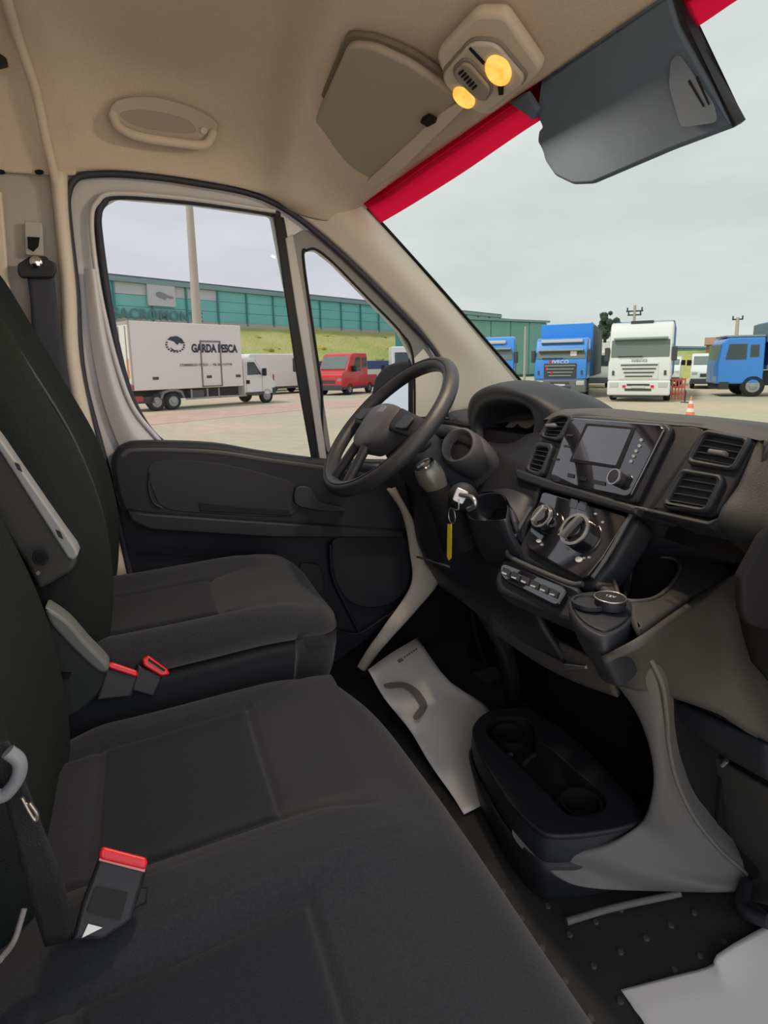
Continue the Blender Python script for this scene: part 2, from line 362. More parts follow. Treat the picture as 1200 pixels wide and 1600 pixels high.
# raised curved return of the frame beside the glass
inn = [(140, 345), (146, 318), (172, 300), (230, 303), (300, 309)]
tube('frame_return', [P(x, y, 'Y', .85) for x, y in [(250, 690), (210, 640), (186, 580), (165, 500), (150, 420), (143, 345), (152, 316), (182, 302), (300, 311), (430, 330)]], .006, PAINT, door, 80)
loft('frame_cheek', [[P(x, y, 'Y', .855) for x, y in [(131, 420), (143, 540), (165, 640), (200, 730)]], [P(x, y, 'Y', .838) for x, y in [(145, 420), (162, 540), (190, 640), (225, 705)]], [P(x, y, 'Y', .857) for x, y in [(154, 420), (173, 540), (206, 640), (262, 700)]]], PAINT, door, n=24, mrows=10)
tube('window_seal', [P(x, y, 'Y', .862) for x, y in [(290, 715), (240, 680), (205, 622), (182, 540), (166, 450), (155, 370), (153, 338), (160, 319), (185, 306), (300, 315), (422, 333), (434, 350), (452, 470), (476, 620), (492, 722)]], .0095, mat('window seal', (.022, .024, .042), .6), door, 140)
plate('side_glass', YP(.88), main, .003, GLASSC, door)
# surround of the fixed quarter pane
plate('quarter_surround', YP(.862), [(452, 372), (475, 358), (505, 366), (600, 455), (660, 520), (688, 580), (690, 700), (655, 720), (500, 720), (482, 600)], .012, PAINTD, door, .003, holes=[quar], r=5)
plate('division_bar', YP(.850), [(428, 334), (444, 340), (470, 480), (497, 722), (488, 722), (466, 600), (444, 450)], .010, BLK, door, .002)
plate('division_trim', YP(.845), [(446, 372), (458, 366), (478, 480), (494, 600), (512, 722), (500, 722), (482, 600), (462, 480)], .012, mat('division paint', (.40, .40, .42), .5), door, .003)
tube('quarter_seal', [P(x, y, 'Y', .857) for x, y in quar], .0035, BLK, door, 90, closed=True)
plate('quarter_glass', YP(.885), quar, .003, GLASSC, door)
plate('mirror_bracket', YP(.85), [(640, 560), (646, 575), (646, 660), (640, 660)], .012, BLK, door, .002)
plate('mirror_base', YP(.86), [(647, 560), (662, 545), (690, 585), (690, 690), (647, 690)], .01, TRIM, door, .002)
# trim panel
up = [(173, 735), (178, 708), (196, 694), (230, 690), (330, 693), (410, 706), (500, 718), (560, 724), (640, 745), (648, 800), (636, 832), (440, 833), (250, 823), (205, 812), (186, 790)]
plate('lower_panel', YP(.845), [(180, 780), (640, 790), (646, 880), (634, 945), (575, 1000), (520, 1040), (215, 1040), (200, 880)], .03, DKB, door, .006, r=10)
plate('upper_panel', YP(.80), up, .055, DKB, door, .014, smooth=70)
# top roll and inner dish of the panel
tube('panel_roll', [P(x, y, 'Y', .812) for x, y in [(190, 712), (215, 703), (330, 706), (420, 719), (520, 733), (600, 748)]], .014, mat('panel roll', (.045, .046, .055), .5), door, 50)
plate('arm_ledge', YP(.795), [(200, 795), (230, 800), (440, 815), (628, 828), (628, 838), (430, 838), (235, 826), (205, 812)], .03, DK, door, .006, off=.02)
plate('dish', YP(.800), [(238, 722), (330, 722), (430, 745), (460, 760), (455, 805), (330, 802), (262, 795), (240, 770)], .006, mat('dish plastic', (.014, .016, .026), .6), door, .002, off=.002, smooth=50)
plate('dish_floor', YP(.80), [(310, 786), (450, 797), (455, 806), (312, 798)], .01, BLK, door, .002, off=.006)
hd = plate('door_handle', YP(.795), [(459, 766), (468, 758), (484, 762), (500, 783), (535, 792), (533, 798), (500, 797), (462, 788)], .018, DK2, door, .004, off=.014, smooth=50)
tube('dish_line', [P(x, y, 'Y', .795) for x, y in [(234, 738), (233, 765), (240, 785), (252, 793)]], .003, DK2, door)
plate('door_pocket', YP(.825), [(520, 845), (560, 838), (636, 840), (642, 890), (630, 930), (590, 950), (545, 940), (522, 900)], .02, mat('dish plastic', (.014, .016, .026), .6), door, .005, smooth=50)
plate('pocket_lid', YP(.83), [(468, 880), (500, 882), (507, 905), (507, 930), (470, 925)], .008, DK, door, .003, r=8)
tube('pocket_rim', [P(x, y, 'Y', .82) for x, y in [(516, 850), (520, 900), (540, 945), (560, 985)]], .006, DKB, door)
tube('speaker_rim', [P(x, y, 'Y', .825) for x, y in [(525, 985), (560, 990), (600, 965), (636, 945)]], .004, DKB, door)
# body sill seen past the door
l1 = [(606, 762), (630, 800), (641, 860), (641, 915), (600, 978), (575, 1015), (560, 1042)]; l2 = [(614, 762), (645, 820), (662, 880), (684, 905), (650, 950), (600, 1005), (568, 1046)]
a_ = [P(x, y, 'Y', .80) for x, y in l1]; b_ = [P(x, y, 'Y', .79) for x, y in l2]
si = loft('trim_3', [a_, [(p+q)/2+Vector((0, -.01, 0)) for p, q in zip(a_, b_)], b_], TRIM, n=50, mrows=8, thick=.008); tag(si, 'pale body flange of the door opening beside the footwell', kind='structure')
# mirror outside
mr = thing('door_mirror', 'black door mirror outside the quarter window reflecting sky', 'mirror', P(610, 620, 'Y', 1.02))
pm = Plane(P(618, 610, 'Y', 1.02), (.39, -.92, 0), (-.92, -.39, .16))
plate('housing', pm, [(577, 618), (583, 590), (597, 572), (618, 564), (650, 562), (650, 645), (585, 645)], .06, BLK, mr, .012, off=-.004, r=8)
plate('mirror_glass', pm, [(596, 612), (612, 590), (640, 580), (642, 645), (594, 645)], .004, mat('mirror', (.85, .88, .9), .02, metal=1), mr, off=.004, r=4)

# ================================================================ grab handle, visors, lamp
gh = thing('grab_handle', 'beige moulded grab handle above the driver door', 'handle', P(255, 200, 'Y', .73))
pg = Plane(P(255, 200, 'Y', .768), (1, .02, 0), (0, -.86, -.50))
plate('recess', pg, [(172, 172), (190, 155), (240, 152), (300, 168), (338, 190), (336, 208), (312, 228), (250, 222), (205, 214), (178, 195)], .008, mat('shaded recess cloth', (.55, .48, .43), .9), gh, .002, smooth=60)  # headliner tone darkened to paint in the shade of the recess
plate('hollow', pg, [(190, 176), (230, 172), (290, 186), (306, 203), (290, 208), (230, 200), (200, 190)], .004, mat('shaded hollow cloth', (.40, .35, .31), .9), gh, off=.003, smooth=40)  # flat plate, darker still, its colour standing in for shade in the hollow
tube('grip', [pg.hit(176, 178)+pg.n*.0, pg.hit(186, 196)+pg.n*.022, pg.hit(215, 208)+pg.n*.034, pg.hit(270, 217)+pg.n*.036, pg.hit(318, 222)+pg.n*.026, pg.hit(334, 206)+pg.n*.002], .0105, HEADL, gh, 40)
lathe('screw_cap', [(.0, .0), (.008, 0), (.008, .006), (0, .006)], Plane(pg.hit(318, 203), pg.u, pg.n).mat(.002), HEADL, gh, 16)

# front header plane
ph = Plane((.53, .25, 1.548), (0, 1, 0), (-.42, 0, -1))
sv = thing('sun_visor', 'folded beige sun visor lying flat under the headliner', 'sun visor', ph.hit(580, 170))
plate('visor_recess', ph, [(546, 40), (590, 45), (650, 70), (735, 130), (690, 172), (560, 294), (478, 250), (466, 232)], .010, mat('visor gap', (.20, .17, .145), .9), sv, .002, off=.016, r=14)
plate('visor_body', ph, [(552, 47), (592, 50), (648, 76), (728, 132), (688, 168), (560, 286), (484, 244), (473, 228)], .016, mat('visor cloth', (.43, .385, .335), .95, bump=.3, bscale=500), sv, .006, off=.030, r=14)
plate('visor_flap', ph, [(700, 150), (726, 134), (735, 142), (640, 240), (566, 292), (556, 287)], .008, HEADL, sv, .003, off=.036, r=4)
plate('visor_clip', ph, [(668, 158), (680, 150), (694, 158), (680, 166)], .012, VOID, sv, .002, off=.046, r=2)

lp = thing('dome_lamp', 'courtesy lamp console with two lit amber lenses', 'lamp', ph.hit(765, 85))
plate('surround', ph, [(690, 60), (752, -8), (800, -8), (858, 78), (852, 92), (775, 158), (762, 155), (700, 92)], .022, HEADL, lp, .008, off=0.031, r=12)
plate('bezel', ph, [(700, 82), (748, 26), (790, 28), (836, 84), (832, 98), (768, 150), (748, 142), (706, 100)], .010, mat('bezel gap', (.25, .22, .20), .8), lp, .003, off=0.036, r=14)
plate('lens_housing', ph, [(703, 84), (749, 29), (788, 31), (832, 85), (829, 97), (767, 147), (750, 139), (709, 101)], .010, LENSM, lp, .004, off=0.042, r=14)
plate('switch_rim', ph, [(720, 68), (738, 50), (752, 54), (784, 92), (784, 106), (772, 122), (758, 118), (724, 84)], .008, mat('switch rim', (.22, .19, .17), .7), lp, .003, off=0.046, r=10)
plate('switch', ph, [(724, 70), (739, 54), (751, 58), (780, 94), (780, 104), (771, 117), (760, 113), (728, 82)], .010, mat('switch plastic', (.34, .30, .27), .6), lp, .003, off=0.051, r=9)
for k in range(6):
    plate('switch_rib', ph, [(733+4*k, 68+5*k), (740+4*k, 62+5*k), (742+4*k, 64+5*k), (735+4*k, 70+5*k)], .003, VOID, lp, off=0.054)
plate('slot', ph, [(747, 36), (750, 34), (772, 58), (770, 62)], .003, VOID, lp, off=0.044)
plate('reading_switch', ph, [(792, 92), (801, 92), (800, 110), (793, 110)], .004, VOID, lp, off=0.045)
plate('reading_lens', ph, ell(793, 70, 25, 19, rot=radians(62)), .010, LAMP, lp, .003, off=0.048)['label'] = 'large lit amber lens'
plate('courtesy_lens', ph, ell(738, 116, 20, 12.5, rot=radians(42)), .010, LAMP, lp, .003, off=0.048)['label'] = 'small lit amber lens'
for (x, y) in ((793, 70), (738, 116)):
    l = bpy.data.lights.new('bulb', 'AREA'); l.shape = 'DISK'; l.size = .04; l.energy = 2.6; l.color = (1, .80, .58)
    lo = bpy.data.objects.new('bulb', l); col.objects.link(lo); lo.matrix_world = Matrix.Translation(ph.hit(x, y)+ph.n*.066) @ (-ph.n).to_track_quat('-Z', 'Y').to_matrix().to_4x4() if False else Matrix.Translation(ph.hit(x, y)+ph.n*.055) @ ph.n.to_track_quat('-Z', 'Y').to_matrix().to_4x4(); WM[lo.name] = lo.matrix_world.copy(); attach(lo, lp)

dv = thing('lowered_sun_visor', 'sun visor painted dark slate for its backlit shade, swung down against the windscreen', 'sun visor', P(930, 90, 'Z', 1.44))
pv = Plane((.675, 0, 1.48), (0, 1, 0), (-.90, 0, -.42))
plate('visor_panel', pv, [(806, 152), (1046, -14), (1062, 40), (1100, 110), (1147, 194), (1144, 201), (1050, 236), (925, 289), (895, 290), (866, 276), (850, 252), (846, 236), (838, 222), (840, 205), (846, 200), (836, 178), (822, 164)], .018, VIS, dv, .007, r=5)
plate('pivot_arm', pv, [(800, 158), (830, 140), (846, 170), (838, 186), (820, 172)], .014, VIS, dv, .004, r=4, off=.01)
for k in range(2): plate('label_line', pv, [(1082+12*k, 124-6*k), (1085+12*k, 121-6*k), (1108+8*k, 162-3*k), (1106+8*k, 164-3*k)], .001, VOID, dv, off=.0095)
plate('warning_patch', pv, [(1055, 90), (1068, 82), (1122, 160), (1128, 188), (1070, 196), (1052, 130)], .001, VIS2, dv, off=.0088, r=10)
plate('visor_edge', pv, [(1046, -14), (1050, -14), (1066, 38), (1104, 108), (1151, 194), (1144, 200)], .02, DK, dv, .002, off=.0)
# ================================================================ SEATS
def sst(x, a, b):
    t = max(0, min(1, (x-a)/(b-a))); return t*t*(3-2*t)
def segd(px, py, a, b):
    ax, ay = a; bx, by = b; dx, dy = bx-ax, by-ay; t = max(0, min(1, ((px-ax)*dx+(py-ay)*dy)/(dx*dx+dy*dy))); return sqrt((px-ax-t*dx)**2+(py-ay-t*dy)**2)
class Cushion:
    def __init__(s, x0, x1, y0, y1, z, units, R=.06, corner=.22, xs=.131):
        s.x0, s.x1, s.y0, s.y1, s.z, s.units, s.R, s.cor, s.xs = x0, x1, y0, y1, z, units, R, corner, xs
    def top(s, x, y):
        """height of the cushion before its edges roll over"""
        z = s.z
        z += .010*sst(x, s.x0+.1, s.x1-.12)-.016*sst(x, s.x1-.13, s.x1)
        for (c, hw, ow) in s.units:
            d = abs(y-c)
            if d < ow+.02:
                z += .022*exp(-((d-(hw+ow)/2)/(.038))**2)*(1-sst(x, s.x1-.2, s.x1-.02))*sst(x, s.x0, s.x0+.1)
                z -= .006*exp(-(d/(hw*.9))**2)
                g = min(segd(x, y, (s.x0, c-hw*.93), (s.xs, c-hw)), segd(x, y, (s.x0, c+hw*.93), (s.xs, c+hw)),
                        segd(x, y, (s.xs, c-hw), (s.xs, c+hw)))
                z -= .0075*exp(-(g/.0055)**2)
                g2 = min(segd(x, y, (s.xs, c-hw), (s.x1-.07, c-hw-.05)), segd(x, y, (s.xs, c+hw), (s.x1-.07, c+hw+.05)))
                z -= .0045*exp(-(g2/.008)**2)*(1-sst(x, s.xs, s.x1-.05))
                g3 = segd(x, y, (s.x0+.085, c-hw*.95), (s.x0+.085, c+hw*.95)); z -= .004*exp(-(g3/.006)**2)
        return z
    def pt(s, p, q):
        a = (s.x1-s.x0)/2; b = (s.y1-s.y0)/2; pp = max(0, p)
        x = (s.x0+s.x1)/2+a*p-(s.x1-s.x0)*s.cor*(pp**3)*abs(q)**7
        y = (s.y0+s.y1)/2+b*q*(1-.02*pp)
        sp = max(0, (p-(1-s.R/a))/(s.R/a)); sq = max(0, (abs(q)-(1-s.R/b))/(s.R/b)); t = min(1, sqrt(sp*sp+sq*sq))
        return Vector((x, y, s.top(x, y)-s.R*(1-sqrt(1-t*t*.995))))
    def build(s, name, m, parent, nx=120, ny=120, skirt=.12):
        vs_ = []; fs = []
        ps = [-1+2*i/nx for i in range(nx+1)]; qs = [-1+2*j/ny for j in range(ny+1)]
        for p in ps:
            for q in qs: vs_.append(s.pt(p, q))
        w = ny+1
        for i in range(nx):
            for j in range(ny): fs.append((i*w+j, (i+1)*w+j, (i+1)*w+j+1, i*w+j+1))
        ring = [(nx*w+j) for j in range(ny+1)] ; left = [i*w for i in range(nx, -1, -1)]; right = [i*w+ny for i in range(nx+1)]
        for loop in (left[::-1]+ring[1:]+right[::-1][1:],):
            prev = None
            for k, idx in enumerate(loop):
                v = vs_[idx]; ids = [idx]
                for h in (.3, .65, 1): 
                    ids.append(len(vs_)); cx = (s.x0+s.x1)/2; cy = (s.y0+s.y1)/2
                    vs_.append(Vector((v.x-.02*h*h*max(0, v.x-cx)/(s.x1-cx), v.y-.02*h*h*(v.y-cy)/(s.y1-cy), v.z-skirt*h)))
                if prev:
                    for a in range(3): fs.append((prev[a], ids[a], ids[a+1], prev[a+1]))
                prev = ids
        return mesh(name, vs_, fs, m, parent, True)
    def patch(s, name, m, parent, xa, xb, c, hwa, hwb, nx=40, ny=40, lift=.0025):
        """a sewn panel lying in the cushion with its edge tucked into the seam"""
        vs_ = []; fs = []
        for i in range(nx+1):
            u = i/nx; x = xa+(xb-xa)*u; hw = hwa+(hwb-hwa)*u
            for j in range(ny+1):
                v = -1+2*j/ny; e = min(u, 1-u)*(xb-xa); e2 = (1-abs(v))*hw; e = min(e, e2)
                if name == 'front_panel': dz = lift*min(1, e/.05)-.0005-(.005*exp(-u*(xb-xa)/.004)-.0)*(1 if abs(v) < .97 else 0)
                else: dz = lift-.006*exp(-e/.004)
                vs_.append(Vector((x, c+v*hw, s.top(x, c+v*hw)+dz)))
        w = ny+1
        for i in range(nx):
            for j in range(ny): fs.append((i*w+j, (i+1)*w+j, (i+1)*w+j+1, i*w+j+1))
        return mesh(name, vs_, fs, m, parent, True)
def backrest(name, m, parent, secs, n=48, th=.13, expo=3.2, bol=.02):
    """secs: (z, x_front, y_centre, half_width)"""
    rows = []
    for (z, xf, yc, hw, t) in secs:
        r = []
        for k in range(n):
            a = 2*pi*k/n; ca, sa = cos(a), sin(a)
            u = abs(sa)**(2/expo)*(1 if sa > 0 else -1); v = abs(ca)**(2/expo)*(1 if ca > 0 else -1)
            fx = bol*exp(-((abs(u)-.8)/.17)**2) if v > 0 else 0
            r.append(Vector((xf-t/2+v*t/2+fx*(v > 0)*min(1, v*1.2), yc+u*hw, z)))
        rows.append(r)
    cols = [catm([r[j] for r in rows], 40) for j in range(n)]
    vs_ = [cols[j][i] for i in range(40) for j in range(n)]; fs = []
    for i in range(39):
        for j in range(n): a = i*n+j; b = i*n+(j+1) % n; fs.append((a, b, b+n, a+n))
    fs.append(tuple(39*n+j for j in range(n))); fs.append(tuple(j for j in range(n))[::-1])
    return mesh(name, vs_, fs, m, parent, True)

# driver seat
ds_ = thing('driver_seat', 'dark grey fabric driver seat beside the door', 'seat', (.1, .49, 0))
D = Cushion(-.20, .362, .255, .735, .520, [(.462, .105, .235)], corner=.22, xs=.118, R=.055)
D.build('seat_cushion', FAB, ds_, 110, 100, .13)
D.patch('seat_insert', FAB2, ds_, -.11, .116, .462, .100, .104)
D.patch('front_panel', FAB, ds_, .120, .29, .462, .104, .14)
backrest('backrest', FABG, ds_, [(.46, -.13, .49, .20, .12), (.56, -.10, .49, .225, .13), (.70, -.090, .49, .235, .14), (.85, -.115, .49, .235, .14), (1.0, -.175, .49, .225, .13), (1.12, -.225, .49, .205, .12), (1.20, -.26, .49, .18, .10), (1.23, -.28, .49, .12, .05)], bol=.03)
tube('backrest_seam', [Vector((x+.018, .335, z)) for z, x in ((.6, -.098), (.75, -.100), (.9, -.135), (1.05, -.200), (1.16, -.25))], .003, DK2, ds_, 30)
bm = bmesh.new(); boxm(bm, -.18, .28, .28, .71, .0, .40); bmobj('seat_base', bm, VOID, ds_, bevel=.02)
tube('recline_lever', [P(148, 872, 'Y', .74), P(158, 884, 'Y', .73), P(165, 892, 'Y', .72)], .006, CHR, ds_)
tube('seat_rail', [Vector((-.12, .70, .42)), Vector((.30, .70, .42))], .01, BLK, ds_)

# bench
bs = thing('bench_seat', 'wide dark grey fabric double passenger bench seat', 'seat', (.1, -.2, 0))
Bc = Cushion(-.19, .368, -.66, .232, .418, [(.02, .14, .208), (-.392, .146, .216)], R=.055, corner=.20, xs=.131)
Bc.build('seat_cushion', FAB, bs, 130, 200, .15)
for c, hw in ((.02, .14), (-.392, .146)):
    Bc.patch('seat_insert', FAB2, bs, -.10, .129, c, hw*.95, hw*.99)
    Bc.patch('front_panel', FAB, bs, .133, .30, c, hw*.99, hw+.05)
backrest('backrest', FABG, bs, [(.36, -.17, .02, .17, .10), (.46, -.155, .02, .195, .12), (.65, -.17, .02, .20, .13), (.85, -.225, .02, .20, .13), (1.02, -.28, .02, .19, .12), (1.12, -.31, .02, .15, .06)], bol=.02)
backrest('backrest', FABG, bs, [(.36, -.19, -.43, .17, .10), (.46, -.175, -.43, .175, .12), (.65, -.185, -.43, .18, .13), (.85, -.235, -.43, .18, .13), (1.02, -.29, -.43, .17, .12), (1.12, -.33, -.43, .13, .06)], bol=.02)
bm = bmesh.new(); boxm(bm, -.17, .26, -.62, .19, 0, .29); bmobj('seat_base', bm, VOID, bs, bevel=.03)
tube('back_piping', [P(0, 1500, 'Y', -.40), P(22, 1470, 'Y', -.38), P(38, 1420, 'Y', -.37)], .002, GR, bs)

# folded arm board of the bench
ar = thing('folding_armrest', 'dark plastic armrest board with a pale upper edge standing between the seats', 'armrest', P(60, 860, 'Y', .23))
pa = YP(.235)
plate('board', pa, [(-40, 650), (0, 700), (112, 862), (119, 880), (113, 893), (62, 922), (40, 880), (-40, 760)], .05, mat('armrest plastic', (.050, .050, .052), .6, bump=.2), ar, .006, r=6)
plate('edge_strip', YP(.225), [(-40, 634), (0, 686), (60, 772), (118, 857), (122, 868), (114, 876), (106, 872), (0, 706), (-40, 654)], .05, mat('edge grey', (.30, .32, .34), .45), ar, .003, r=3)
for x, y in ((28, 729), (92, 834)): plate('edge_notch', YP(.20), [(x-5, y-7), (x+2, y-4), (x+7, y+8), (x, y+4)], .004, DK, ar, off=.004)
plate('pivot_hole', YP(.208), ell(64, 870, 13, 13), .004, BLK, ar, .001, off=.005)
plate('pivot_ring', YP(.208), ell(64, 870, 8, 8), .004, VOID, ar, .001, off=.007)
plate('screw', YP(.208), ell(60, 894, 3, 3), .003, SILV, ar, off=.005)
# lower hinge cover
hc = thing('hinge_cover', 'dark plastic hinge cover with a grey curved rim below the armrest', 'cover', P(120, 1050, 'Y', .20))
phc = YP(.225)
plate('cover', phc, [(72, 960), (100, 985), (140, 1020), (167, 1045), (155, 1085), (130, 1110), (60, 1150), (50, 1000)], .04, mat('hinge plastic', (.030, .036, .036), .6), hc, .006, r=8)
plate('rim', YP(.215), [(70, 950), (84, 956), (108, 974), (136, 1006), (168, 1040), (164, 1052), (148, 1046), (116, 1016), (84, 982), (74, 966)], .04, mat('rim grey', (.15, .165, .17), .5), hc, .005, smooth=50)
plate('clip', phc, [(95, 1050), (112, 1050), (108, 1060), (98, 1060)], .004, BLK, hc, off=.003)

# buckles
def buckle(pl, body, red, label, slot=None, group='red button belt buckles'):
    c = pl.hit(*red[0]); t = thing('belt_buckle', label, 'buckle', c, group=group)
    plate('housing', pl, body, .022, DK, t, .004, r=3)
    plate('release_button', pl, red, .020, REDB, t, .003, off=.004, r=3)
    if slot: plate('slot', pl, slot, .003, BLK, t, off=.003, r=3)
    return t
pb1 = Plane(P(180, 1400, 'Y', -.215), (1, -.1, .0), (.1, -.75, .6))
b1 = buckle(pb1, [(155, 1338), (230, 1358), (205, 1440), (160, 1470), (112, 1470), (128, 1410)], [(157, 1325), (163, 1323), (228, 1340), (231, 1348), (226, 1360), (157, 1344), (154, 1338)], 'black belt buckle with a red button between the bench seats', [(150, 1385), (200, 1395), (188, 1438), (135, 1425)])
plate('button_inset', pb1, [(164, 1331), (222, 1345), (221, 1352), (163, 1339)], .002, mat('deep red', (.65, .0, .02), .3), b1, off=.0055, r=2)
plate('button_rim', pb1, [(155, 1340), (227, 1358), (226, 1363), (154, 1345)], .02, mat('pink rim', (.65, .25, .25), .4), b1, .001, off=.003)
plate('label_tag', pb1, [(138, 1443), (160, 1449), (128, 1465)], .002, WHT, b1, off=.003)
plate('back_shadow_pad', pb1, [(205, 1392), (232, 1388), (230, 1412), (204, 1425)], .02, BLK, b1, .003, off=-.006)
pb2 = Plane(P(190, 1060, 'Y', .232), (1, 0, 0), (.1, -.9, .35))
b2 = buckle(pb2, [(166, 1042), (216, 1056), (205, 1090), (150, 1095)], [(168, 1036), (176, 1035), (214, 1048), (216, 1056), (212, 1058), (169, 1044)], 'buckle with a dusty pink red button beside the hinge cover')
pb3 = Plane(P(240, 1045, 'Y', .240), (1, 0, 0), (.1, -.9, .35))
b3 = buckle(pb3, [(215, 1038), (255, 1056), (240, 1090), (205, 1080)], [(222, 1030), (232, 1024), (262, 1046), (265, 1054), (252, 1057), (224, 1040)], 'tilted buckle with a bright red button nearest the driver seat')
plate('button_slot', pb3, [(232, 1028), (258, 1046), (256, 1049), (231, 1032)], .002, BLK, b3, off=.006)

# belts
blt = thing('driver_seat_belt', 'slate belt hanging from its pillar anchor behind the driver seat', 'seat belt', P(58, 410, 'Y', .80))
by = .815
rowsb = [[P(42, 428, 'Y', by), P(84, 424, 'Y', by)], [P(48, 480, 'Y', by), P(90, 478, 'Y', by)], [P(52, 560, 'Y', by-.005), P(102, 560, 'Y', by-.005)], [P(62, 640, 'Y', by-.01), P(118, 650, 'Y', by-.01)], [P(72, 700, 'Y', by), P(132, 720, 'Y', by)]]
loft('webbing', rowsb, BELTB, blt, n=6, thick=.002)
plate('anchor_loop', YP(.80), [(27, 412), (40, 404), (46, 400), (72, 400), (76, 406), (86, 410), (88, 422), (82, 434), (32, 434), (27, 426)], .014, DK, blt, .004, r=4)
lathe('anchor_bolt', [(.013, 0), (.013, .006), (.009, .009), (0, .009)], YP(.80).mat() @ Matrix.Translation((YP(.8).uv(57, 410)[0], YP(.8).uv(57, 410)[1], .003)), CHR, blt, 20)
bl2 = thing('passenger_seat_belt', 'black belt strap with a grey guide running down to the bench', 'seat belt', P(40, 1230, 'Y', -.2))
loft('webbing', [[P(-30, 1170, 'Y', -.235), P(12, 1160, 'Y', -.24)], [P(-2, 1225, 'Y', -.235), P(34, 1215, 'Y', -.24)], [P(20, 1300, 'Y', -.235), P(62, 1288, 'Y', -.24)], [P(42, 1390, 'Y', -.235), P(98, 1380, 'Y', -.24)], [P(70, 1480, 'Y', -.22), P(112, 1470, 'Y', -.225)]], BELT, bl2, n=6, thick=.003)
tube('belt_guide', [P(12, 1174, 'Y', -.25), P(30, 1190, 'Y', -.25), P(28, 1215, 'Y', -.25), P(10, 1240, 'Y', -.25), P(-8, 1246, 'Y', -.25)], .006, mat('guide grey', (.22, .23, .27), .4), bl2, 24)
tube('guide_wire', [P(34, 1246, 'Y', -.25), P(48, 1272, 'Y', -.25), P(56, 1282, 'Y', -.25), P(58, 1272, 'Y', -.25), P(46, 1254, 'Y', -.25)], .0016, SILV, bl2, 24)

# ================================================================ FOOTWELL
def sheet(name, rows, m, label, cat, n=14):
    o = loft(name, rows, m, None, n=n, mrows=20, thick=.0015); tag(o, label, cat); return o
fm = sheet('paper_mat', [[P(575, 1046, 'Z', .14), P(612, 1020, 'Z', .15), P(652, 996, 'Z', .15)], [P(600, 1090, 'Z', .10), P(650, 1070, 'Z', .105), P(700, 1062, 'Z', .11)], [P(640, 1140, 'Z', .06), P(690, 1120, 'Z', .075), P(766, 1110, 'Z', .05)], [P(670, 1190, 'Z', .04), P(710, 1180, 'Z', .03), P(760, 1170, 'Z', .012)], [P(705, 1240, 'Z', .015), P(740, 1225, 'Z', .012), P(765, 1215, 'Z', .008)], [P(725, 1272, 'Z', .008), P(745, 1262, 'Z', .008), P(768, 1250, 'Z', .008)]], PAPER, 'white paper floor mat with a grey ring print in the driver footwell', 'floor mat')
pfm = Plane((P(575, 1046, 'Z', .145)+Vector((0, 0, .004))), P(652, 996, 'Z', .15)-P(575, 1046, 'Z', .14), (P(652, 996, 'Z', .15)-P(575, 1046, 'Z', .14)).cross(P(640, 1140, 'Z', .065)-P(575, 1046, 'Z', .14)))
if pfm.n.z < 0: pfm = Plane(pfm.p, pfm.u, -pfm.n)
arc = [(600, 1071), (628, 1068), (650, 1078), (664, 1096), (666, 1108), (656, 1124), (648, 1126)]
ain = [(645, 1121), (654, 1108), (654, 1100), (642, 1085), (628, 1077), (606, 1078)]
plate('ring_print', pfm, arc+ain, .0012, PRINT, fm, off=.006, smooth=60)
plate('small_print', pfm, [(620, 1034), (627, 1030), (630, 1034), (623, 1038)], .001, PRINT, fm, off=.006)
for k in range(6): plate('small_print', pfm, [(630+3.6*k, 1028-2.4*k), (632.5+3.6*k, 1026.5-2.4*k), (633.5+3.6*k, 1029-2.4*k), (631+3.6*k, 1030.5-2.4*k)], .001, PRINT, fm, off=.006)
f2 = sheet('paper_mat', [[P(970, 1546, 'Z', .004), P(1050, 1525, 'Z', .006), P(1110, 1508, 'Z', .008), P(1136, 1480, 'Z', .02), P(1300, 1390, 'Z', .01)], [P(990, 1575, 'Z', .004), P(1060, 1560, 'Z', .006), P(1120, 1550, 'Z', .006), P(1160, 1540, 'Z', .008), P(1330, 1480, 'Z', .01)], [P(1015, 1620, 'Z', .004), P(1080, 1620, 'Z', .004), P(1140, 1620, 'Z', .004), P(1200, 1620, 'Z', .004), P(1360, 1620, 'Z', .004)], [P(1060, 1800, 'Z', .004), P(1100, 1800, 'Z', .004), P(1140, 1800, 'Z', .004), P(1200, 1800, 'Z', .004), P(1360, 1800, 'Z', .004)]], PAPER, 'blank white paper floor mat in the passenger footwell', 'floor mat')
# pedals in the dark footwell
pdl = thing('pedal', 'black brake pedal in the dark driver footwell', 'pedal', P(755, 1060, 'X', .95))
pp = Plane(P(755, 1062, 'X', .95), (0, 1, 0), (-.8, 0, .6))
plate('pedal_pad', pp, [(735, 1050), (772, 1040), (782, 1056), (748, 1075)], .02, mat('pedal rubber', (.05, .05, .055), .7), pdl, .004, r=3)
tube('pedal_arm', [pp.hit(758, 1060)+Vector((.02, 0, 0)), P(745, 1000, 'X', 1.0), P(735, 940, 'X', 1.02)], .010, BLK, pdl)
tube('mat_crossbar', [P(885, 1440, 'Z', .012), P(960, 1418, 'Z', .014), P(1062, 1396, 'Z', .014)], .006, GR, fl)
# ================================================================ DASHBOARD
db = thing('dashboard', 'black plastic dashboard with centre stack and air vents', 'dashboard', (.8, 0, .7))
SP = Plane((.70, 0, .785), (0, -1, 0), (-.90, .075, .41)); # screen face; u to the viewer's right, v up
HP = Plane((.695, 0, .775), (0, -1, 0), (-.83, 0, .56))
SR0 = lambda x, y: SP.hit(x, y)+SP.n*.012
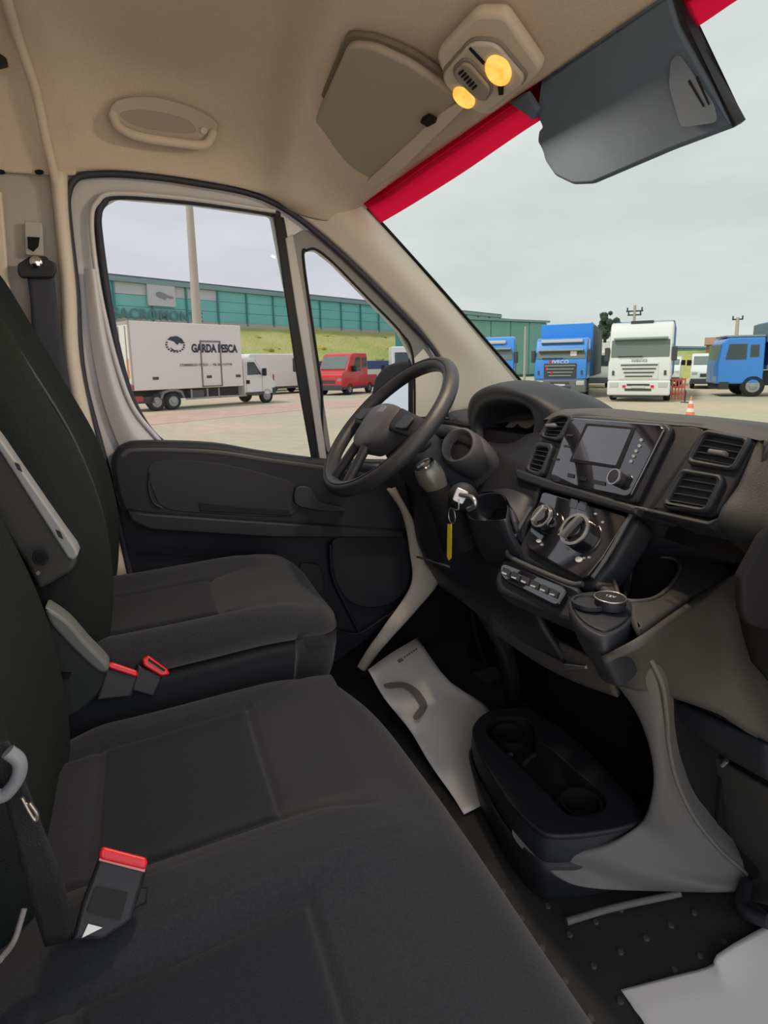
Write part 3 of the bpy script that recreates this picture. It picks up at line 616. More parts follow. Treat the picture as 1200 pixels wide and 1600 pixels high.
# top of the dash
def DT(*p): return [Vector(q) for q in p]
loft('dash_top', [
    DT((.86, .84, .83), (.90, .84, .86), (1.0, .84, .875), (1.19, .84, .875)),
    DT((.83, .58, .85), (.90, .58, .885), (1.05, .55, .885), (1.29, .5, .86)),
    DT((.82, .28, .89), (.88, .28, .912), (1.05, .26, .90), (1.34, .2, .855)),
    [SP.hit(852, 648)+Vector((.005, 0, -.01)), SP.hit(862, 641)+Vector((.03, 0, .0)), Vector((.86, .12, .920)), Vector((1.05, .08, .905)), Vector((1.35, .05, .86))],
    [SP.hit(916, 652)+Vector((.005, 0, 0)), SP.hit(925, 640)+Vector((.03, 0, .0)), Vector((.85, .0, .926)), Vector((1.05, -.05, .905)), Vector((1.35, -.05, .86))],
    [SP.hit(1046, 664)+Vector((.005, 0, 0)), SP.hit(1056, 652)+Vector((.03, 0, .0)), Vector((.85, -.16, .922)), Vector((1.05, -.2, .90)), Vector((1.33, -.2, .86))],
    [SP.hit(1090, 668)+Vector((.005, 0, 0)), SP.hit(1104, 655)+Vector((.03, 0, .0)), Vector((.85, -.22, .920)), Vector((1.05, -.3, .90)), Vector((1.32, -.3, .86))],
    [SR0(1190, 692)+Vector((.0, 0, 0)), SR0(1196, 672)+Vector((.03, 0, .0)), Vector((.85, -.36, .915)), Vector((1.0, -.4, .90)), Vector((1.30, -.4, .86))],
    DT((.72, -.6, .89), (.80, -.6, .92), (1.0, -.6, .90), (1.24, -.6, .87)),
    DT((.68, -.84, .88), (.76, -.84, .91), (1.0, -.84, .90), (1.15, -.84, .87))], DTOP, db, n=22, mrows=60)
bm = bmesh.new(); boxm(bm, .80, 1.16, -.84, .84, .72, .855); boxm(bm, .95, 1.16, -.84, .84, .45, .73); bmobj('light_block', bm, VOID, db)  # added dark block, stops light leaking through gaps in the dash
# instrument hood: an arch swept forwards
hood_f = [P(740, 668, 'X', .79), P(733, 645, 'X', .785), P(737, 622, 'X', .78), P(752, 608, 'X', .775), P(775, 602, 'X', .775), P(805, 606, 'X', .78), P(835, 616, 'X', .79), P(862, 632, 'X', .80), P(884, 650, 'X', .81)]
hood_b = [q+Vector((.17, .01, -.012)) for q in hood_f]
hood_m = [q+Vector((.08, .005, .010)) for q in hood_f]
inn_f = [P(758, 700, 'X', .80), P(752, 668, 'X', .795), P(760, 645, 'X', .79), P(775, 634, 'X', .785), P(800, 631, 'X', .785), P(820, 634, 'X', .79), P(834, 644, 'X', .80), P(838, 660, 'X', .80), P(834, 690, 'X', .80)]
inn_b = [q+Vector((.10, 0, -.02)) for q in inn_f]
loft('instrument_hood', [hood_b, hood_m, hood_f, [(a+b)/2+Vector((-.012, 0, 0)) for a, b in zip(hood_f, inn_f)], inn_f, inn_b], DK2, db, n=50, mrows=30)
pc = Plane(P(795, 680, 'X', .86), (0, -1, 0), (-.85, 0, .35))
ic = plate('instrument_lens', pc, [(745, 625), (845, 625), (850, 715), (745, 725)], .01, mat('cluster lens', (.10, .11, .11), .08, spec=.8, coat=.7), db, off=-.01)
plate('lens_sill', pc, [(770, 668), (832, 672), (832, 676), (770, 671)], .012, BLK, ic, off=.004)
plate('gauge', pc, ell(790, 655, 20, 15), .003, mat('gauge reflection tan', (.75, .66, .52), .35, noise=.3, nscale=30), ic, off=.002)  # tan colour stands in for the bright scene reflected in the lens
plate('gauge', pc, ell(822, 655, 14, 14), .003, mat('gauge reflection tan', (.30, .27, .22), .35), ic, off=.002)
plate('cluster_shelf', Plane(P(800, 700, 'X', .80), (0, -1, 0), (-.5, 0, .8)), [(778, 676), (832, 680), (845, 700), (800, 714), (784, 700)], .008, mat('cluster shelf', (.45, .52, .54), .25), db, .002, r=3)
# dark fascia around the column
loft('lower_fascia', [
    [Vector((.87, .84, .83)), Vector((.85, .60, .85)), P(735, 665, 'X', .83), P(790, 690, 'X', .83), P(845, 680, 'X', .80), P(862, 690, 'X', .77)],
    [Vector((.78, .80, .82)), Vector((.76, .60, .80)), P(735, 720, 'X', .78), P(790, 720, 'X', .77), P(812, 740, 'X', .74), P(850, 760, 'X', .72)],
    [Vector((.74, .80, .70)), Vector((.72, .60, .70)), P(690, 800, 'X', .72), P(760, 790, 'X', .70), P(812, 800, 'X', .70), P(840, 800, 'X', .70)],
    [P(648, 815, 'X', .80), P(656, 830, 'X', .76), P(690, 870, 'X', .68), P(740, 880, 'X', .66), P(785, 870, 'X', .66), P(820, 880, 'X', .66)],
    [P(664, 862, 'X', .82), P(674, 878, 'X', .78), P(700, 900, 'X', .68), P(760, 935, 'X', .65), P(800, 950, 'X', .62), P(850, 965, 'X', .62)],
    [P(684, 900, 'X', .88), P(694, 915, 'X', .84), P(720, 930, 'X', .74), P(780, 975, 'X', .70), P(830, 1000, 'X', .66), P(890, 1030, 'X', .66)]],
    DK, db, n=40, mrows=40, thick=-.012)
tube('fascia_line', [P(652, 870, 'X', .735), P(690, 882, 'X', .66), P(713, 890, 'X', .655)], .003, GR, db)
# side vent at the pillar
pvn = Plane(P(694, 660, 'X', .83), (0, -1, 0), (-.9, -.25, .3))
sv_ = lathe('side_vent', [(.030, -.03), (.034, .0), (.030, .006), (.023, .004), (.022, -.01), (0, -.012)], pvn.mat(), DK2, db, 28)
for k in (-1, 0, 1): plate('vent_slat', pvn, [(682, 656+7*k), (706, 660+7*k), (706, 662+7*k), (682, 659+7*k)], .006, GR, sv_, off=.002)
# centre stack shell behind the panels
plate('stack_shell', SP, [(812, 738), (840, 668), (856, 646), (900, 640), (1104, 656), (1102, 676), (1014, 800), (996, 804), (815, 748)], .07, DK2, db, .012, off=-.006, r=8)
plate('stack_lip', SP, [(808, 738), (812, 734), (858, 750), (992, 790), (1002, 794), (996, 806), (850, 764), (811, 750)], .02, DK2, db, .005, off=.008, r=3)
plate('radio_bezel', SP, [(858, 752), (888, 660), (896, 650), (1044, 662), (1052, 672), (998, 784), (988, 788), (864, 762)], .012, DK, db, .004, off=.004, r=6)
rd = plate('radio_panel', SP, [(864, 748), (893, 662), (899, 655), (1038, 666), (1044, 673), (992, 776), (984, 780), (868, 755)], .010, GLOSS, db, .003, off=.009, r=5)
plate('screen_frame', SP, [(922, 664), (1000, 671), (998, 676), (974, 736), (896, 724)], .003, BLK, rd, .001, off=.0105, r=2)
plate('screen', SP, [(926, 669), (994, 675), (970, 731), (901, 720)], .002, SCR, rd, off=.0115, r=2)
for x, y in ((1009, 691), (1001, 708), (993, 724), (1006, 700), (997, 716)):
    plate('button_icon', SP, ell(x, y, 2.6, 2.6, 10), .001, ICON, rd, off=.0105)
for x, y in ((899, 746), (919, 751), (938, 756), (948, 758)): plate('button_icon', SP, [(x-5, y-4), (x+5, y-2), (x+4, y+4), (x-6, y+2)], .001, DK2 if x != 919 else BLK, rd, off=.0105)
for x, y in ((897, 683), (875, 720), (893, 700)): plate('button_icon', SP, [(x-5, y-2), (x+5, y-1), (x+4, y+2), (x-6, y+1)], .001, DK2, rd, off=.0105)
cx, cy = 975, 752
u, v = SP.uv(cx, cy); lathe('volume_knob', [(.013, 0), (.013, .010), (.011, .014), (.004, .015), (0, .0145)], SP.mat() @ Matrix.Translation((u, v, .009)), DK2, rd, 24)
u2 = SP.mat() @ Matrix.Translation((u, v, .021)); lathe('knob_ring', [(.0115, 0), (.0135, .0), (.0135, .003), (.0115, .003), (.0115, 0)], u2, SILV, rd, 24)
# left pair of vents
def vent(outer, inner, slats, label=None, parent=db, off=.006, rim=DK2):
    f = plate('air_vent', SP, outer, .02, rim, parent, .004, off=off, r=7, holes=[inner])
    plate('vent_back', SP, inner, .004, BLK, f, off=off-.016, r=5)
    for a, b in slats:
        q0, q1 = SP.hit(*a), SP.hit(*b); d = (q1-q0)
        w = SP.v*.006
        vs_ = []
        for q in (q0, q1):
            for s1, s2 in ((1, -.012), (-1, .002), (-1, .0), (1, -.014)): vs_.append(q+w*s1*.6+SP.n*(off-.004+s2*.9))
        mesh('vent_slat', vs_, [(0, 1, 5, 4), (1, 2, 6, 5), (2, 3, 7, 6), (3, 0, 4, 7), (0, 3, 2, 1), (4, 5, 6, 7)], DK2, f)
    return f
def L(a, b, t): return (a[0]+(b[0]-a[0])*t, a[1]+(b[1]-a[1])*t)
def quadslats(tl, tr, br, bl, n): return [(L(tl, bl, (k+.5)/n), L(tr, br, (k+.5)/n)) for k in range(n)]
v1o = [(843, 683), (860, 655), (876, 648), (898, 650), (897, 656), (880, 688), (872, 691)]; v1i = [(850, 681), (864, 658), (878, 652), (891, 654), (874, 684)]
v2o = [(821, 735), (836, 698), (842, 691), (864, 694), (866, 700), (851, 742), (842, 747)]; v2i = [(827, 733), (841, 699), (861, 702), (846, 739)]
a1 = vent(v1o, v1i, quadslats((866, 656), (889, 656), (874, 682), (851, 680), 4))
a2 = vent(v2o, v2i, quadslats((841, 699), (860, 702), (846, 738), (827, 732), 5))
plate('vent_tab', SP, [(855, 664), (870, 663), (872, 668), (857, 669)], .01, GR, a1, .002, off=.008)
# right vents
SR = Plane(SP.hit(1090, 740)+SP.n*.012, (0.10, -1, 0), (-.90, .09, .40))
plate('vent_shell', SR, [(1004, 790), (1085, 668), (1096, 656), (1180, 672), (1192, 684), (1188, 700), (1128, 812), (1112, 820), (1010, 802)], .10, DK2, db, .014, off=-.012, r=10)
plate('vent_surround', SR, [(1030, 790), (1040, 765), (1088, 680), (1100, 668), (1172, 682), (1178, 692), (1120, 800), (1108, 808), (1040, 796)], .012, DK, db, .004, off=-.004, r=8)
def ventR(o, i, sl):
    global SP
    keep = SP; SP = SR; f = vent(o, i, sl, off=.004); SP = keep; return f
a3 = ventR([(1074, 720), (1098, 676), (1108, 671), (1172, 684), (1174, 692), (1150, 732), (1142, 736), (1078, 726)], [(1081, 717), (1103, 679), (1165, 690), (1144, 729)], quadslats((1103, 679), (1165, 690), (1144, 729), (1081, 717), 4))
a4 = ventR([(1036, 786), (1062, 738), (1070, 732), (1128, 742), (1132, 750), (1110, 796), (1100, 802), (1042, 796)], [(1044, 784), (1068, 740), (1123, 749), (1102, 794)], quadslats((1068, 740), (1123, 749), (1102, 794), (1044, 784), 4))
plate('vent_tab', SR, [(1110, 702), (1138, 706), (1134, 714), (1108, 710)], .012, GR, a3, .003, off=.006, r=3)
plate('shell_lip', SR, [(1006, 792), (1108, 814), (1130, 806), (1134, 812), (1112, 828), (1006, 803)], .03, DK, db, .006, off=.004, r=4)
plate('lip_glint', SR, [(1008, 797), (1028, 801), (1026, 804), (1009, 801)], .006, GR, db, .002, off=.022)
# passenger dash moulding
loft('passenger_dash', [
    [SR.hit(1188, 690), SR.hit(1160, 750), SR.hit(1128, 812), Vector((.77, -.29, .74)), Vector((.80, -.29, .68))],
    [SR.hit(1200, 692)+Vector((.0, 0, 0)), SR.hit(1178, 760)+Vector((-.01, 0, 0)), SR.hit(1145, 830)+Vector((-.01, 0, 0)), Vector((.74, -.34, .74)), Vector((.78, -.34, .68))],
    DT((.755, -.45, .90), (.70, -.45, .86), (.67, -.45, .80), (.70, -.45, .74), (.76, -.45, .68)),
    DT((.72, -.65, .89), (.66, -.65, .85), (.63, -.65, .79), (.66, -.65, .73), (.73, -.65, .68)),
    DT((.68, -.84, .88), (.62, -.84, .84), (.59, -.84, .78), (.62, -.84, .72), (.70, -.84, .68))], mat('dash grey', (.027, .029, .032), .5, bump=.3, bscale=900), db, n=30, thick=-.015)
# climate panel
plate('climate_shell', HP, [(842, 762), (988, 802), (990, 812), (950, 880), (920, 916), (905, 918), (800, 872), (796, 862), (835, 790)], .05, DK2, db, .010, off=-.010, r=10)
cp = plate('climate_panel', HP, [(848, 768), (980, 806), (980, 812), (942, 872), (917, 903), (908, 905), (826, 858), (822, 850)], .008, GLOSS, db, .003, off=.002, r=6)
tube('panel_bead', [HP.hit(x, y)+HP.n*.006 for x, y in [(834, 795), (806, 842), (797, 862), (803, 874), (850, 896), (895, 914), (914, 915)]], .0045, mat('highlit bead', (.085, .087, .095), .4), db, 40)  # ridge coloured lighter to paint in its highlight
tube('panel_bead', [HP.hit(x, y)+HP.n*.006 for x, y in [(990, 806), (968, 846), (950, 876), (930, 905)]], .0035, mat('highlit bead', (.085, .087, .095), .4), db, 20)
def dial(x, y, r, lab):
    u, v = HP.uv(x, y); m0 = HP.mat() @ Matrix.Translation((u, v, .002))
    k = lathe('dial', [(r, 0), (r, .012), (r*.86, .015), (r*.55, .015), (r*.5, .020), (0, .020)], m0, GLOSS, cp, 36); k['label'] = lab
    lathe('dial_ring', [(r*.80, .0), (r*.97, .0), (r*.97, .003), (r*.80, .003), (r*.80, 0)], m0 @ Matrix.Translation((0, 0, .0145)), SILV, k, 36)
    bm = bmesh.new(); boxm(bm, -r*.14, r*.14, -r*.75, r*.75, 0, .012)
    bmobj('dial_grip', bm, SILV if lab.startswith('left') else GR, k, bevel=.002, mw=m0 @ Matrix.Translation((0, 0, .018)) @ Matrix.Rotation(radians(-20), 4, 'Z'))
    return k
dial(856, 813, .0235, 'left dial with a silver ring'); dial(908, 834, .030, 'right dial with a wide silver ring')
for x, y, s in ((843, 846, 4), (848, 852, 2.5), (906, 875, 6), (914, 873, 2.5), (922, 872, 2.5), (918, 811, 2.5), (932, 804, 2.5), (943, 817, 2.5), (888, 858, 3), (875, 836, 2)):
    plate('panel_icon', HP, ell(x, y, s, s*.75, 8), .001, WHT if s >= 4 else ICON, cp, off=.003)
for k in range(2): plate('panel_key', HP, [(893+14*k, 779+4*k), (905+14*k, 782+4*k), (902+14*k, 797+4*k), (890+14*k, 793+4*k)], .004, mat('key', (.05, .055, .075), .15, coat=.5), cp, .001, off=.003, r=2)
# switch strip
ST = Plane(HP.hit(835, 905)+HP.n*.008, (0, -1, 0), (-.75, 0, .66))
plate('strip_shell', ST, [(765, 902), (778, 868), (800, 866), (900, 912), (892, 965), (880, 968), (770, 922)], .05, DK2, db, .010, off=-.010, r=8)
ss = plate('switch_strip', ST, [(783, 884), (790, 881), (880, 916), (886, 924), (874, 944), (866, 946), (788, 906), (782, 896)], .006, GLOSS, db, .002, off=.001, r=5)
for k in range(6):
    x0, y0 = 787+15*k, 886+6.6*k
    plate('rocker_switch', ST, [(x0+1, y0+1), (x0+13, y0+6.5), (x0+9, y0+17), (x0-2, y0+11)], .006, mat('rocker', (.035, .037, .045), .25), ss, .001, off=.004, r=1.5)
    plate('switch_icon', ST, [(x0, y0+9+(k % 2)), (x0+7, y0+12), (x0+6, y0+14.5), (x0-1, y0+11.5)], .001, mat('icon pale', (.42, .5, .58), .4), ss, off=.0048)
# ledge and cup recess
LP_ = ZP(.675)
cup = [(956, 892), (968, 873), (985, 866), (1035, 870), (1058, 876), (1062, 890), (1050, 912), (1028, 932), (1000, 939), (972, 935), (962, 915)]
plate('ledge', LP_, [(925, 905), (950, 872), (985, 850), (1060, 862), (1142, 885), (1140, 900), (1090, 925), (1040, 958), (998, 988), (984, 962), (984, 940), (940, 918)], .014, mat('ledge plastic', (.060, .061, .064), .5, bump=.3, bscale=900), db, .006, r=8, holes=[smo(cup, 40)])
cpt = [LP_.hit(*q) for q in cup]; cc = sum(cpt, Vector())/len(cpt)
loft('cup_well', [cpt, [cc+(q-cc)*.97+Vector((0, 0, -.05)) for q in cpt], [cc+(q-cc)*.9+Vector((0, 0, -.10)) for q in cpt], [cc+Vector((0, 0, -.101)) for q in cpt]], VOID, db, n=40, closed=True, lin=True)
tube('cup_rim', cpt, .003, mat('rim', (.10, .10, .10), .4), db, 60, closed=True)
tube('cup_divider', [LP_.hit(982, 868)+Vector((0, 0, .002)), LP_.hit(978, 900)+Vector((0, 0, -.03)), LP_.hit(975, 934)+Vector((0, 0, .0))], .003, GR, db)
plate('cup_flap', Plane(LP_.hit(975, 900), (.15, -1, 0), (-1, -.15, .3)), [(957, 893), (966, 876), (983, 868), (976, 934), (966, 922), (961, 906)], .006, DK, db, .002, off=-.01)
# socket pod
PP = ZP(.676)
pod = [(891, 945), (892, 932), (905, 924), (930, 921), (962, 928), (988, 938), (993, 952), (982, 972), (962, 986), (940, 990), (908, 972)]
pq = [PP.hit(*q) for q in smo(pod, 30)]; pcn = sum(pq, Vector())/len(pq)
loft('socket_pod', [[pcn+Vector((0, 0, -.006)) for q in pq], [pcn+(q-pcn)*.93+Vector((0, 0, -.004)) for q in pq], [pcn+(q-pcn)*1.0+Vector((0, 0, -.004)) for q in pq], [pcn+(q-pcn)*1.0+Vector((.0, 0, -.02)) for q in pq], [pcn+(q-pcn)*.93+Vector((.01, 0, -.05)) for q in pq], [pcn+(q-pcn)*.75+Vector((.03, 0, -.09)) for q in pq]], DK2, db, n=40, closed=True, lin=True)
plate('pod_top', ZP(.675), [(893, 943), (896, 933), (907, 927), (930, 924), (960, 931), (984, 940), (988, 952), (978, 968), (960, 980), (940, 984), (910, 968)], .006, DK2, db, .002, smooth=40)
for (x, y, r, lab) in ((920, 947, .024, 'open socket'), (953, 950, .021, 'capped socket')):
    q = PP.hit(x, y)+Vector((0, 0, .004))
    if lab == 'open socket': k = lathe('socket', [(r, -.002), (r, .004), (r*.88, .004), (r*.82, .001), (0, .0005)], Matrix.Translation(q), DK2, db, 26)
    else:
        k = lathe('socket_cap', [(r, -.002), (r, .010), (r*.9, .013), (0, .013)], Matrix.Translation(q), DK, db, 26)
        tube('cap_rim', [q+Vector((r*cos(t), r*sin(t), .012)) for t in [2*pi*i/16 for i in range(16)]], .0012, SILV, k, 40, closed=True)
        text('cap_mark', '12V', .009, WHT, Matrix.Translation(q+Vector((0, 0, .0135))) @ Matrix.Rotation(radians(-60), 4, 'Z'), k, .0003)
loft('stack_flank', [[HP.hit(988, 800), HP.hit(968, 842), HP.hit(938, 888)], [P(1045, 822, 'X', .80), P(1030, 848, 'X', .80), P(1010, 872, 'X', .80)], [P(1150, 860, 'X', .86), P(1150, 880, 'X', .88), P(1100, 885, 'X', .9)]], DK2, db, n=10, mrows=12)
# side body below the ledge
G2 = mat('console side', (.062, .060, .060), .6, bump=.25, bscale=900)
loft('console_side', [
    [LP_.hit(940, 992)+Vector((0, 0, -.03)), LP_.hit(996, 996), LP_.hit(1045, 962), LP_.hit(1095, 928), LP_.hit(1141, 898), Vector((1.05, -.15, .67))],
    [P(940, 1015, 'X', .62), P(1000, 1020, 'X', .605), P(1050, 990, 'X', .68), P(1100, 960, 'X', .76), P(1150, 940, 'X', .84), Vector((1.05, -.16, .62))],
    [P(940, 1045, 'X', .64), P(990, 1048, 'X', .63), P(1050, 1035, 'X', .70), P(1110, 1020, 'X', .78), P(1165, 1010, 'X', .86), Vector((1.05, -.16, .5))],
    [P(955, 1060, 'X', .66), P(998, 1070, 'X', .65), P(1050, 1082, 'X', .74), P(1120, 1110, 'X', .80), P(1210, 1160, 'X', .88), Vector((1.05, -.2, .42))]], G2, db, n=40, mrows=24, thick=-.01)
tube('side_seam', [P(1142, 905, 'Y', -.19), P(1100, 935, 'Y', -.215), P(1050, 970, 'Y', -.235), P(1000, 1005, 'Y', -.262)], .0018, DK, db)
# glove box front beyond the side body
loft('glovebox', [
    [Vector((.80, -.30, .68)), Vector((.74, -.45, .68)), Vector((.70, -.65, .68)), Vector((.68, -.84, .68))],
    [P(1148, 940, 'X', .84), Vector((.78, -.45, .55)), Vector((.74, -.65, .52)), Vector((.72, -.84, .5))],
    [P(1165, 1010, 'X', .86), Vector((.84, -.45, .45)), Vector((.82, -.65, .42)), Vector((.80, -.84, .42))]], mat('dash grey', (.055, .056, .058), .5), db, n=16, thick=-.01)
plate('glovebox_recess', YP(-.40), [(1163, 960), (1160, 905), (1196, 838), (1240, 800), (1260, 980), (1200, 985), (1172, 976)], .012, VOID, db, .004, r=8)  # dark plate standing in for the upper glovebox recess
# ---- lower console with its open arch
rows = []
leg = [((930, 1040), .65, (1000, 1000), .60), ((968, 1075), .67, (1032, 1060), .66), ((998, 1120), .70, (1041, 1115), .71), ((1016, 1170), .735, (1045, 1165), .76), ((1021, 1215), .765, (1058, 1220), .82), ((1014, 1260), .785, (1085, 1275), .88),
       ((1000, 1292), .79, (1125, 1325), .95), ((968, 1320), .745, (1168, 1366), 1.02), ((930, 1335), .70, (1166, 1392), .99), ((880, 1336), .655, (1040, 1392), .84), ((840, 1322), .625, (915, 1386), .68), ((800, 1298), .605, (862, 1360), .635)]
inner = [P(*a, 'X', x) for a, x, b, y in leg]; outer = [P(*b, 'X', y) for a, x, b, y in leg]
mid_ = [(a+b)/2+Vector((-.012, -.012, .0)) for a, b in zip(inner, outer)]
back = [a+Vector((.06, .01, .01)) for a in inner]
loft('console_leg', [back, inner, mid_, outer, [o_+Vector((.05, .03, -.004)) for o_ in outer]], GR, db, n=70, mrows=30, thick=0)
tube('leg_edge', [o_+Vector((-.004, -.004, 0)) for o_ in outer[:9]], .004, mat('leg edge', (.16, .155, .15), .5), db, 50)
# left leg and the dark tunnel behind the arch
loft('console_leg', [[P(760, 955, 'X', .66), P(790, 1020, 'X', .74), P(800, 1070, 'X', .82), P(795, 1120, 'X', .90)], [P(700, 905, 'X', .70), P(745, 960, 'X', .78), P(778, 1030, 'X', .88), P(790, 1110, 'X', .98)]], DK, db, n=24, mrows=8, thick=.02)
loft('console_skin', [[P(760, 950, 'X', .645), P(830, 985, 'X', .64), P(890, 1015, 'X', .64), P(945, 1045, 'X', .645)], [P(765, 985, 'X', .67), P(830, 1030, 'X', .67), P(890, 1062, 'X', .67), P(965, 1090, 'X', .68)]], mat('skin', (.075, .07, .068), .6), db, n=24, mrows=8, thick=.01)
plate('latch', Plane(P(890, 1042, 'X', .645), (0, -1, 0), (-1, 0, .1)), [(876, 1036), (915, 1040), (913, 1046), (884, 1047)], .012, SILV, db, .003, r=2)
bm = bmesh.new(); boxm(bm, .98, 1.0, -.12, .40, 0, .60); bmobj('tunnel_back', bm, VOID, db)
loft('tunnel_side', [[Vector((.80, -.12, .42)), Vector((.86, -.12, .30)), Vector((.90, -.12, .15)), Vector((.95, -.12, .02))], [Vector((1.0, -.11, .5)), Vector((1.0, -.11, .32)), Vector((1.0, -.11, .15)), Vector((1.0, -.11, .02))]], VOID, db, n=10, mrows=4)
# passenger footwell box
loft('footwell_panel', [[P(1038, 1082, 'X', .86), P(1120, 1120, 'X', .84), P(1210, 1165, 'X', .84)], [P(1048, 1112, 'X', .88), P(1120, 1152, 'X', .87), P(1210, 1200, 'X', .86)], [P(1052, 1118, 'X', .95), P(1120, 1165, 'X', .93), P(1210, 1215, 'X', .93)]], DK2, db, n=14, mrows=14, thick=-.01)
loft('footwell_panel', [[P(1050, 1130, 'X', 1.0), P(1120, 1180, 'X', .98), P(1220, 1240, 'X', .98)], [P(1075, 1240, 'X', 1.05), P(1140, 1280, 'X', 1.02), P(1220, 1310, 'X', 1.0)], [P(1130, 1330, 'X', 1.08), P(1170, 1350, 'X', 1.04), P(1230, 1380, 'X', 1.02)], [P(1150, 1400, 'X', 1.0), P(1180, 1410, 'X', .99), P(1230, 1420, 'X', .98)]], mat('footwell panel', (.05, .05, .05), .6), db, n=14, mrows=24, thick=-.01)
tube('footwell_clip', [P(1128, 1196, 'X', .92), P(1136, 1188, 'X', .92)], .004, SILV, db)
tube('footwell_clip', [P(1066, 1076, 'X', .84), P(1082, 1078, 'X', .84)], .004, GR, db)
tube('floor_lip', [P(1168, 1380, 'Z', .03), P(1160, 1420, 'Z', .03), P(1200, 1440, 'Z', .04)], .012, DK, db)

# ---- cup tray
ct = thing('cup_tray', 'black plastic cup holder tray at the foot of the console', 'tray', P(870, 1230, 'Z', .1))
TP = ZP(.165)
to = [(738, 1146), (742, 1128), (760, 1112), (790, 1106), (822, 1106), (850, 1120), (900, 1155), (950, 1205), (990, 1250), (1006, 1278), (975, 1292), (920, 1302), (868, 1305), (840, 1296), (800, 1258), (765, 1205), (748, 1175)]
c1 = ell(797, 1140, 36, 19, 26, radians(12)); c2 = ell(910, 1252, 37, 22, 26, radians(12))
mid = [(775, 1158), (800, 1170), (832, 1150), (905, 1210), (886, 1240), (858, 1258), (815, 1215)]
slot = [(846, 1158), (862, 1156), (915, 1205), (940, 1232), (925, 1230), (880, 1198)]
well = [(765, 1150), (762, 1136), (776, 1124), (800, 1120), (826, 1126), (834, 1140), (838, 1156), (862, 1172), (885, 1192), (915, 1218), (938, 1236), (946, 1252), (940, 1266), (915, 1274), (888, 1272), (872, 1258), (858, 1240), (830, 1214), (806, 1190), (785, 1170)]
plate('tray_top', TP, smo(to, 60), .012, DK, ct, .004, holes=[smo(well, 60), ])
tq = [TP.hit(*q) for q in smo(to, 50)]; tcn = sum(tq, Vector())/len(tq)
loft('tray_body', [[tcn+(q-tcn)*.99+Vector((0, 0, -.004)) for q in tq], [tcn+(q-tcn)*1.01+Vector((0, 0, -.03)) for q in tq], [tcn+(q-tcn)*.99+Vector((0, 0, -.06)) for q in tq]], DK2, ct, n=60, closed=True, lin=True)
loft('tray_base', [[tcn+(q-tcn)*.985+Vector((-.004, 0, -.058)) for q in tq], [tcn+(q-tcn)*1.015+Vector((-.006, 0, -.064)) for q in tq], [tcn+(q-tcn)*1.0+Vector((0, 0, -.10)) for q in tq], [tcn+(q-tcn)*.9+Vector((.0, 0, -.155)) for q in tq]], DK, ct, n=60, closed=True, lin=True)
wq = [TP.hit(*q) for q in smo(well, 50)]; wc = sum(wq, Vector())/len(wq)
loft('tray_well', [[q for q in wq], [wc+(q-wc)*.97+Vector((0, 0, -.05)) for q in wq], [wc+Vector((0, 0, -.051)) for q in wq]], VOID, ct, n=60, closed=True, lin=True)
for (cxx, cyy) in ((797, 1143), (908, 1250)):
    q = TP.hit(cxx, cyy); lathe('cup_ring', [(.036, -.048), (.038, -.006), (.040, -.003), (.036, -.003), (.033, -.045)], Matrix.Translation(q), VOID, ct, 30)
for a, b in (((770, 1172), (800, 1166)), ((818, 1182), (836, 1166)), ((858, 1255), (885, 1225))):
    tube('well_rib', [TP.hit(*a)+Vector((0, 0, -.02)), TP.hit(*b)+Vector((0, 0, -.02))], .005, DK2, ct)

# ================================================================ steering
sw = thing('steering_wheel', 'black three spoke steering wheel in front of the driver seat', 'steering wheel', (.515, .42, .88))
WD = Vector((.287, 0, .30)).normalized(); WN = Vector((-WD.z, 0, WD.x)); WP = Plane((.516, .42, .882), (0, -1, 0), WN)
if WP.v.dot(WD) < 0: WP = Plane(WP.p, (0, 1, 0), WN)
W = WP.at
rm = [W(.190*cos(t), .190*sin(t)*(1 if sin(t) > 0 else .97)) for t in [2*pi*i/40 for i in range(40)]]
tube('rim', rm, .0175, mat('wheel leather', (.030, .031, .038), .45, bump=.3, bscale=700), sw, 120, 8, True)
tube('rim_seam', [W(.190*cos(t), .190*sin(t)*(1 if sin(t) > 0 else .97), .0172) for t in [2*pi*i/40 for i in range(40)]], .0016, BLK, sw, 120, 3, True)
hubp = smo([(.86*a, .86*b-.012) for a, b in [(-.085, .045), (-.05, .062), (0, .066), (.05, .062), (.085, .045), (.088, 0), (.07, -.05), (.04, -.078), (0, -.085), (-.04, -.078), (-.07, -.05), (-.088, 0)]], 60)
HB = mat('hub plastic', (.060, .060, .072), .45, bump=.2, bscale=900)
hr = [[W(0, 0, .036)]*60, [W(q[0]*.6, q[1]*.6, .034) for q in hubp], [W(q[0]*.93, q[1]*.93, .028) for q in hubp], [W(q[0], q[1], .020) for q in hubp], [W(q[0], q[1], .0) for q in hubp], [W(q[0]*.8, q[1]*.8, -.03) for q in hubp]]
loft('hub', hr, HB, sw, n=60, closed=True, lin=True)
plate2('badge', WP, [rnd([(-.016, .010), (.016, .010), (.013, .030), (-.013, .030)], .005)], .004, mat('badge', (.22, .22, .25), .3, metal=.5), sw, .001, off=.036)
def spoke(a, b, w0, w1, name='spoke'):
    a = Vector(a); b = Vector(b); d = (b-a).normalized(); n = Vector((-d.y, d.x))
    rws = []
    for i in range(9):
        t = i/8; c = a.lerp(b, t); w = w0+(w1-w0)*t; h = .018*(1-t)+.0*t
        ring = []
        for k in range(16):
            an = 2*pi*k/16; q = c+n*w*cos(an); ring.append(W(q.x, q.y, h+.011*sin(an)))
        rws.append(ring)
    loft(name, rws, DK, sw, n=24, closed=True, lin=True)
spoke((-.06, .01), (-.185, .005), .030, .024); spoke((.06, .01), (.185, .005), .030, .024)
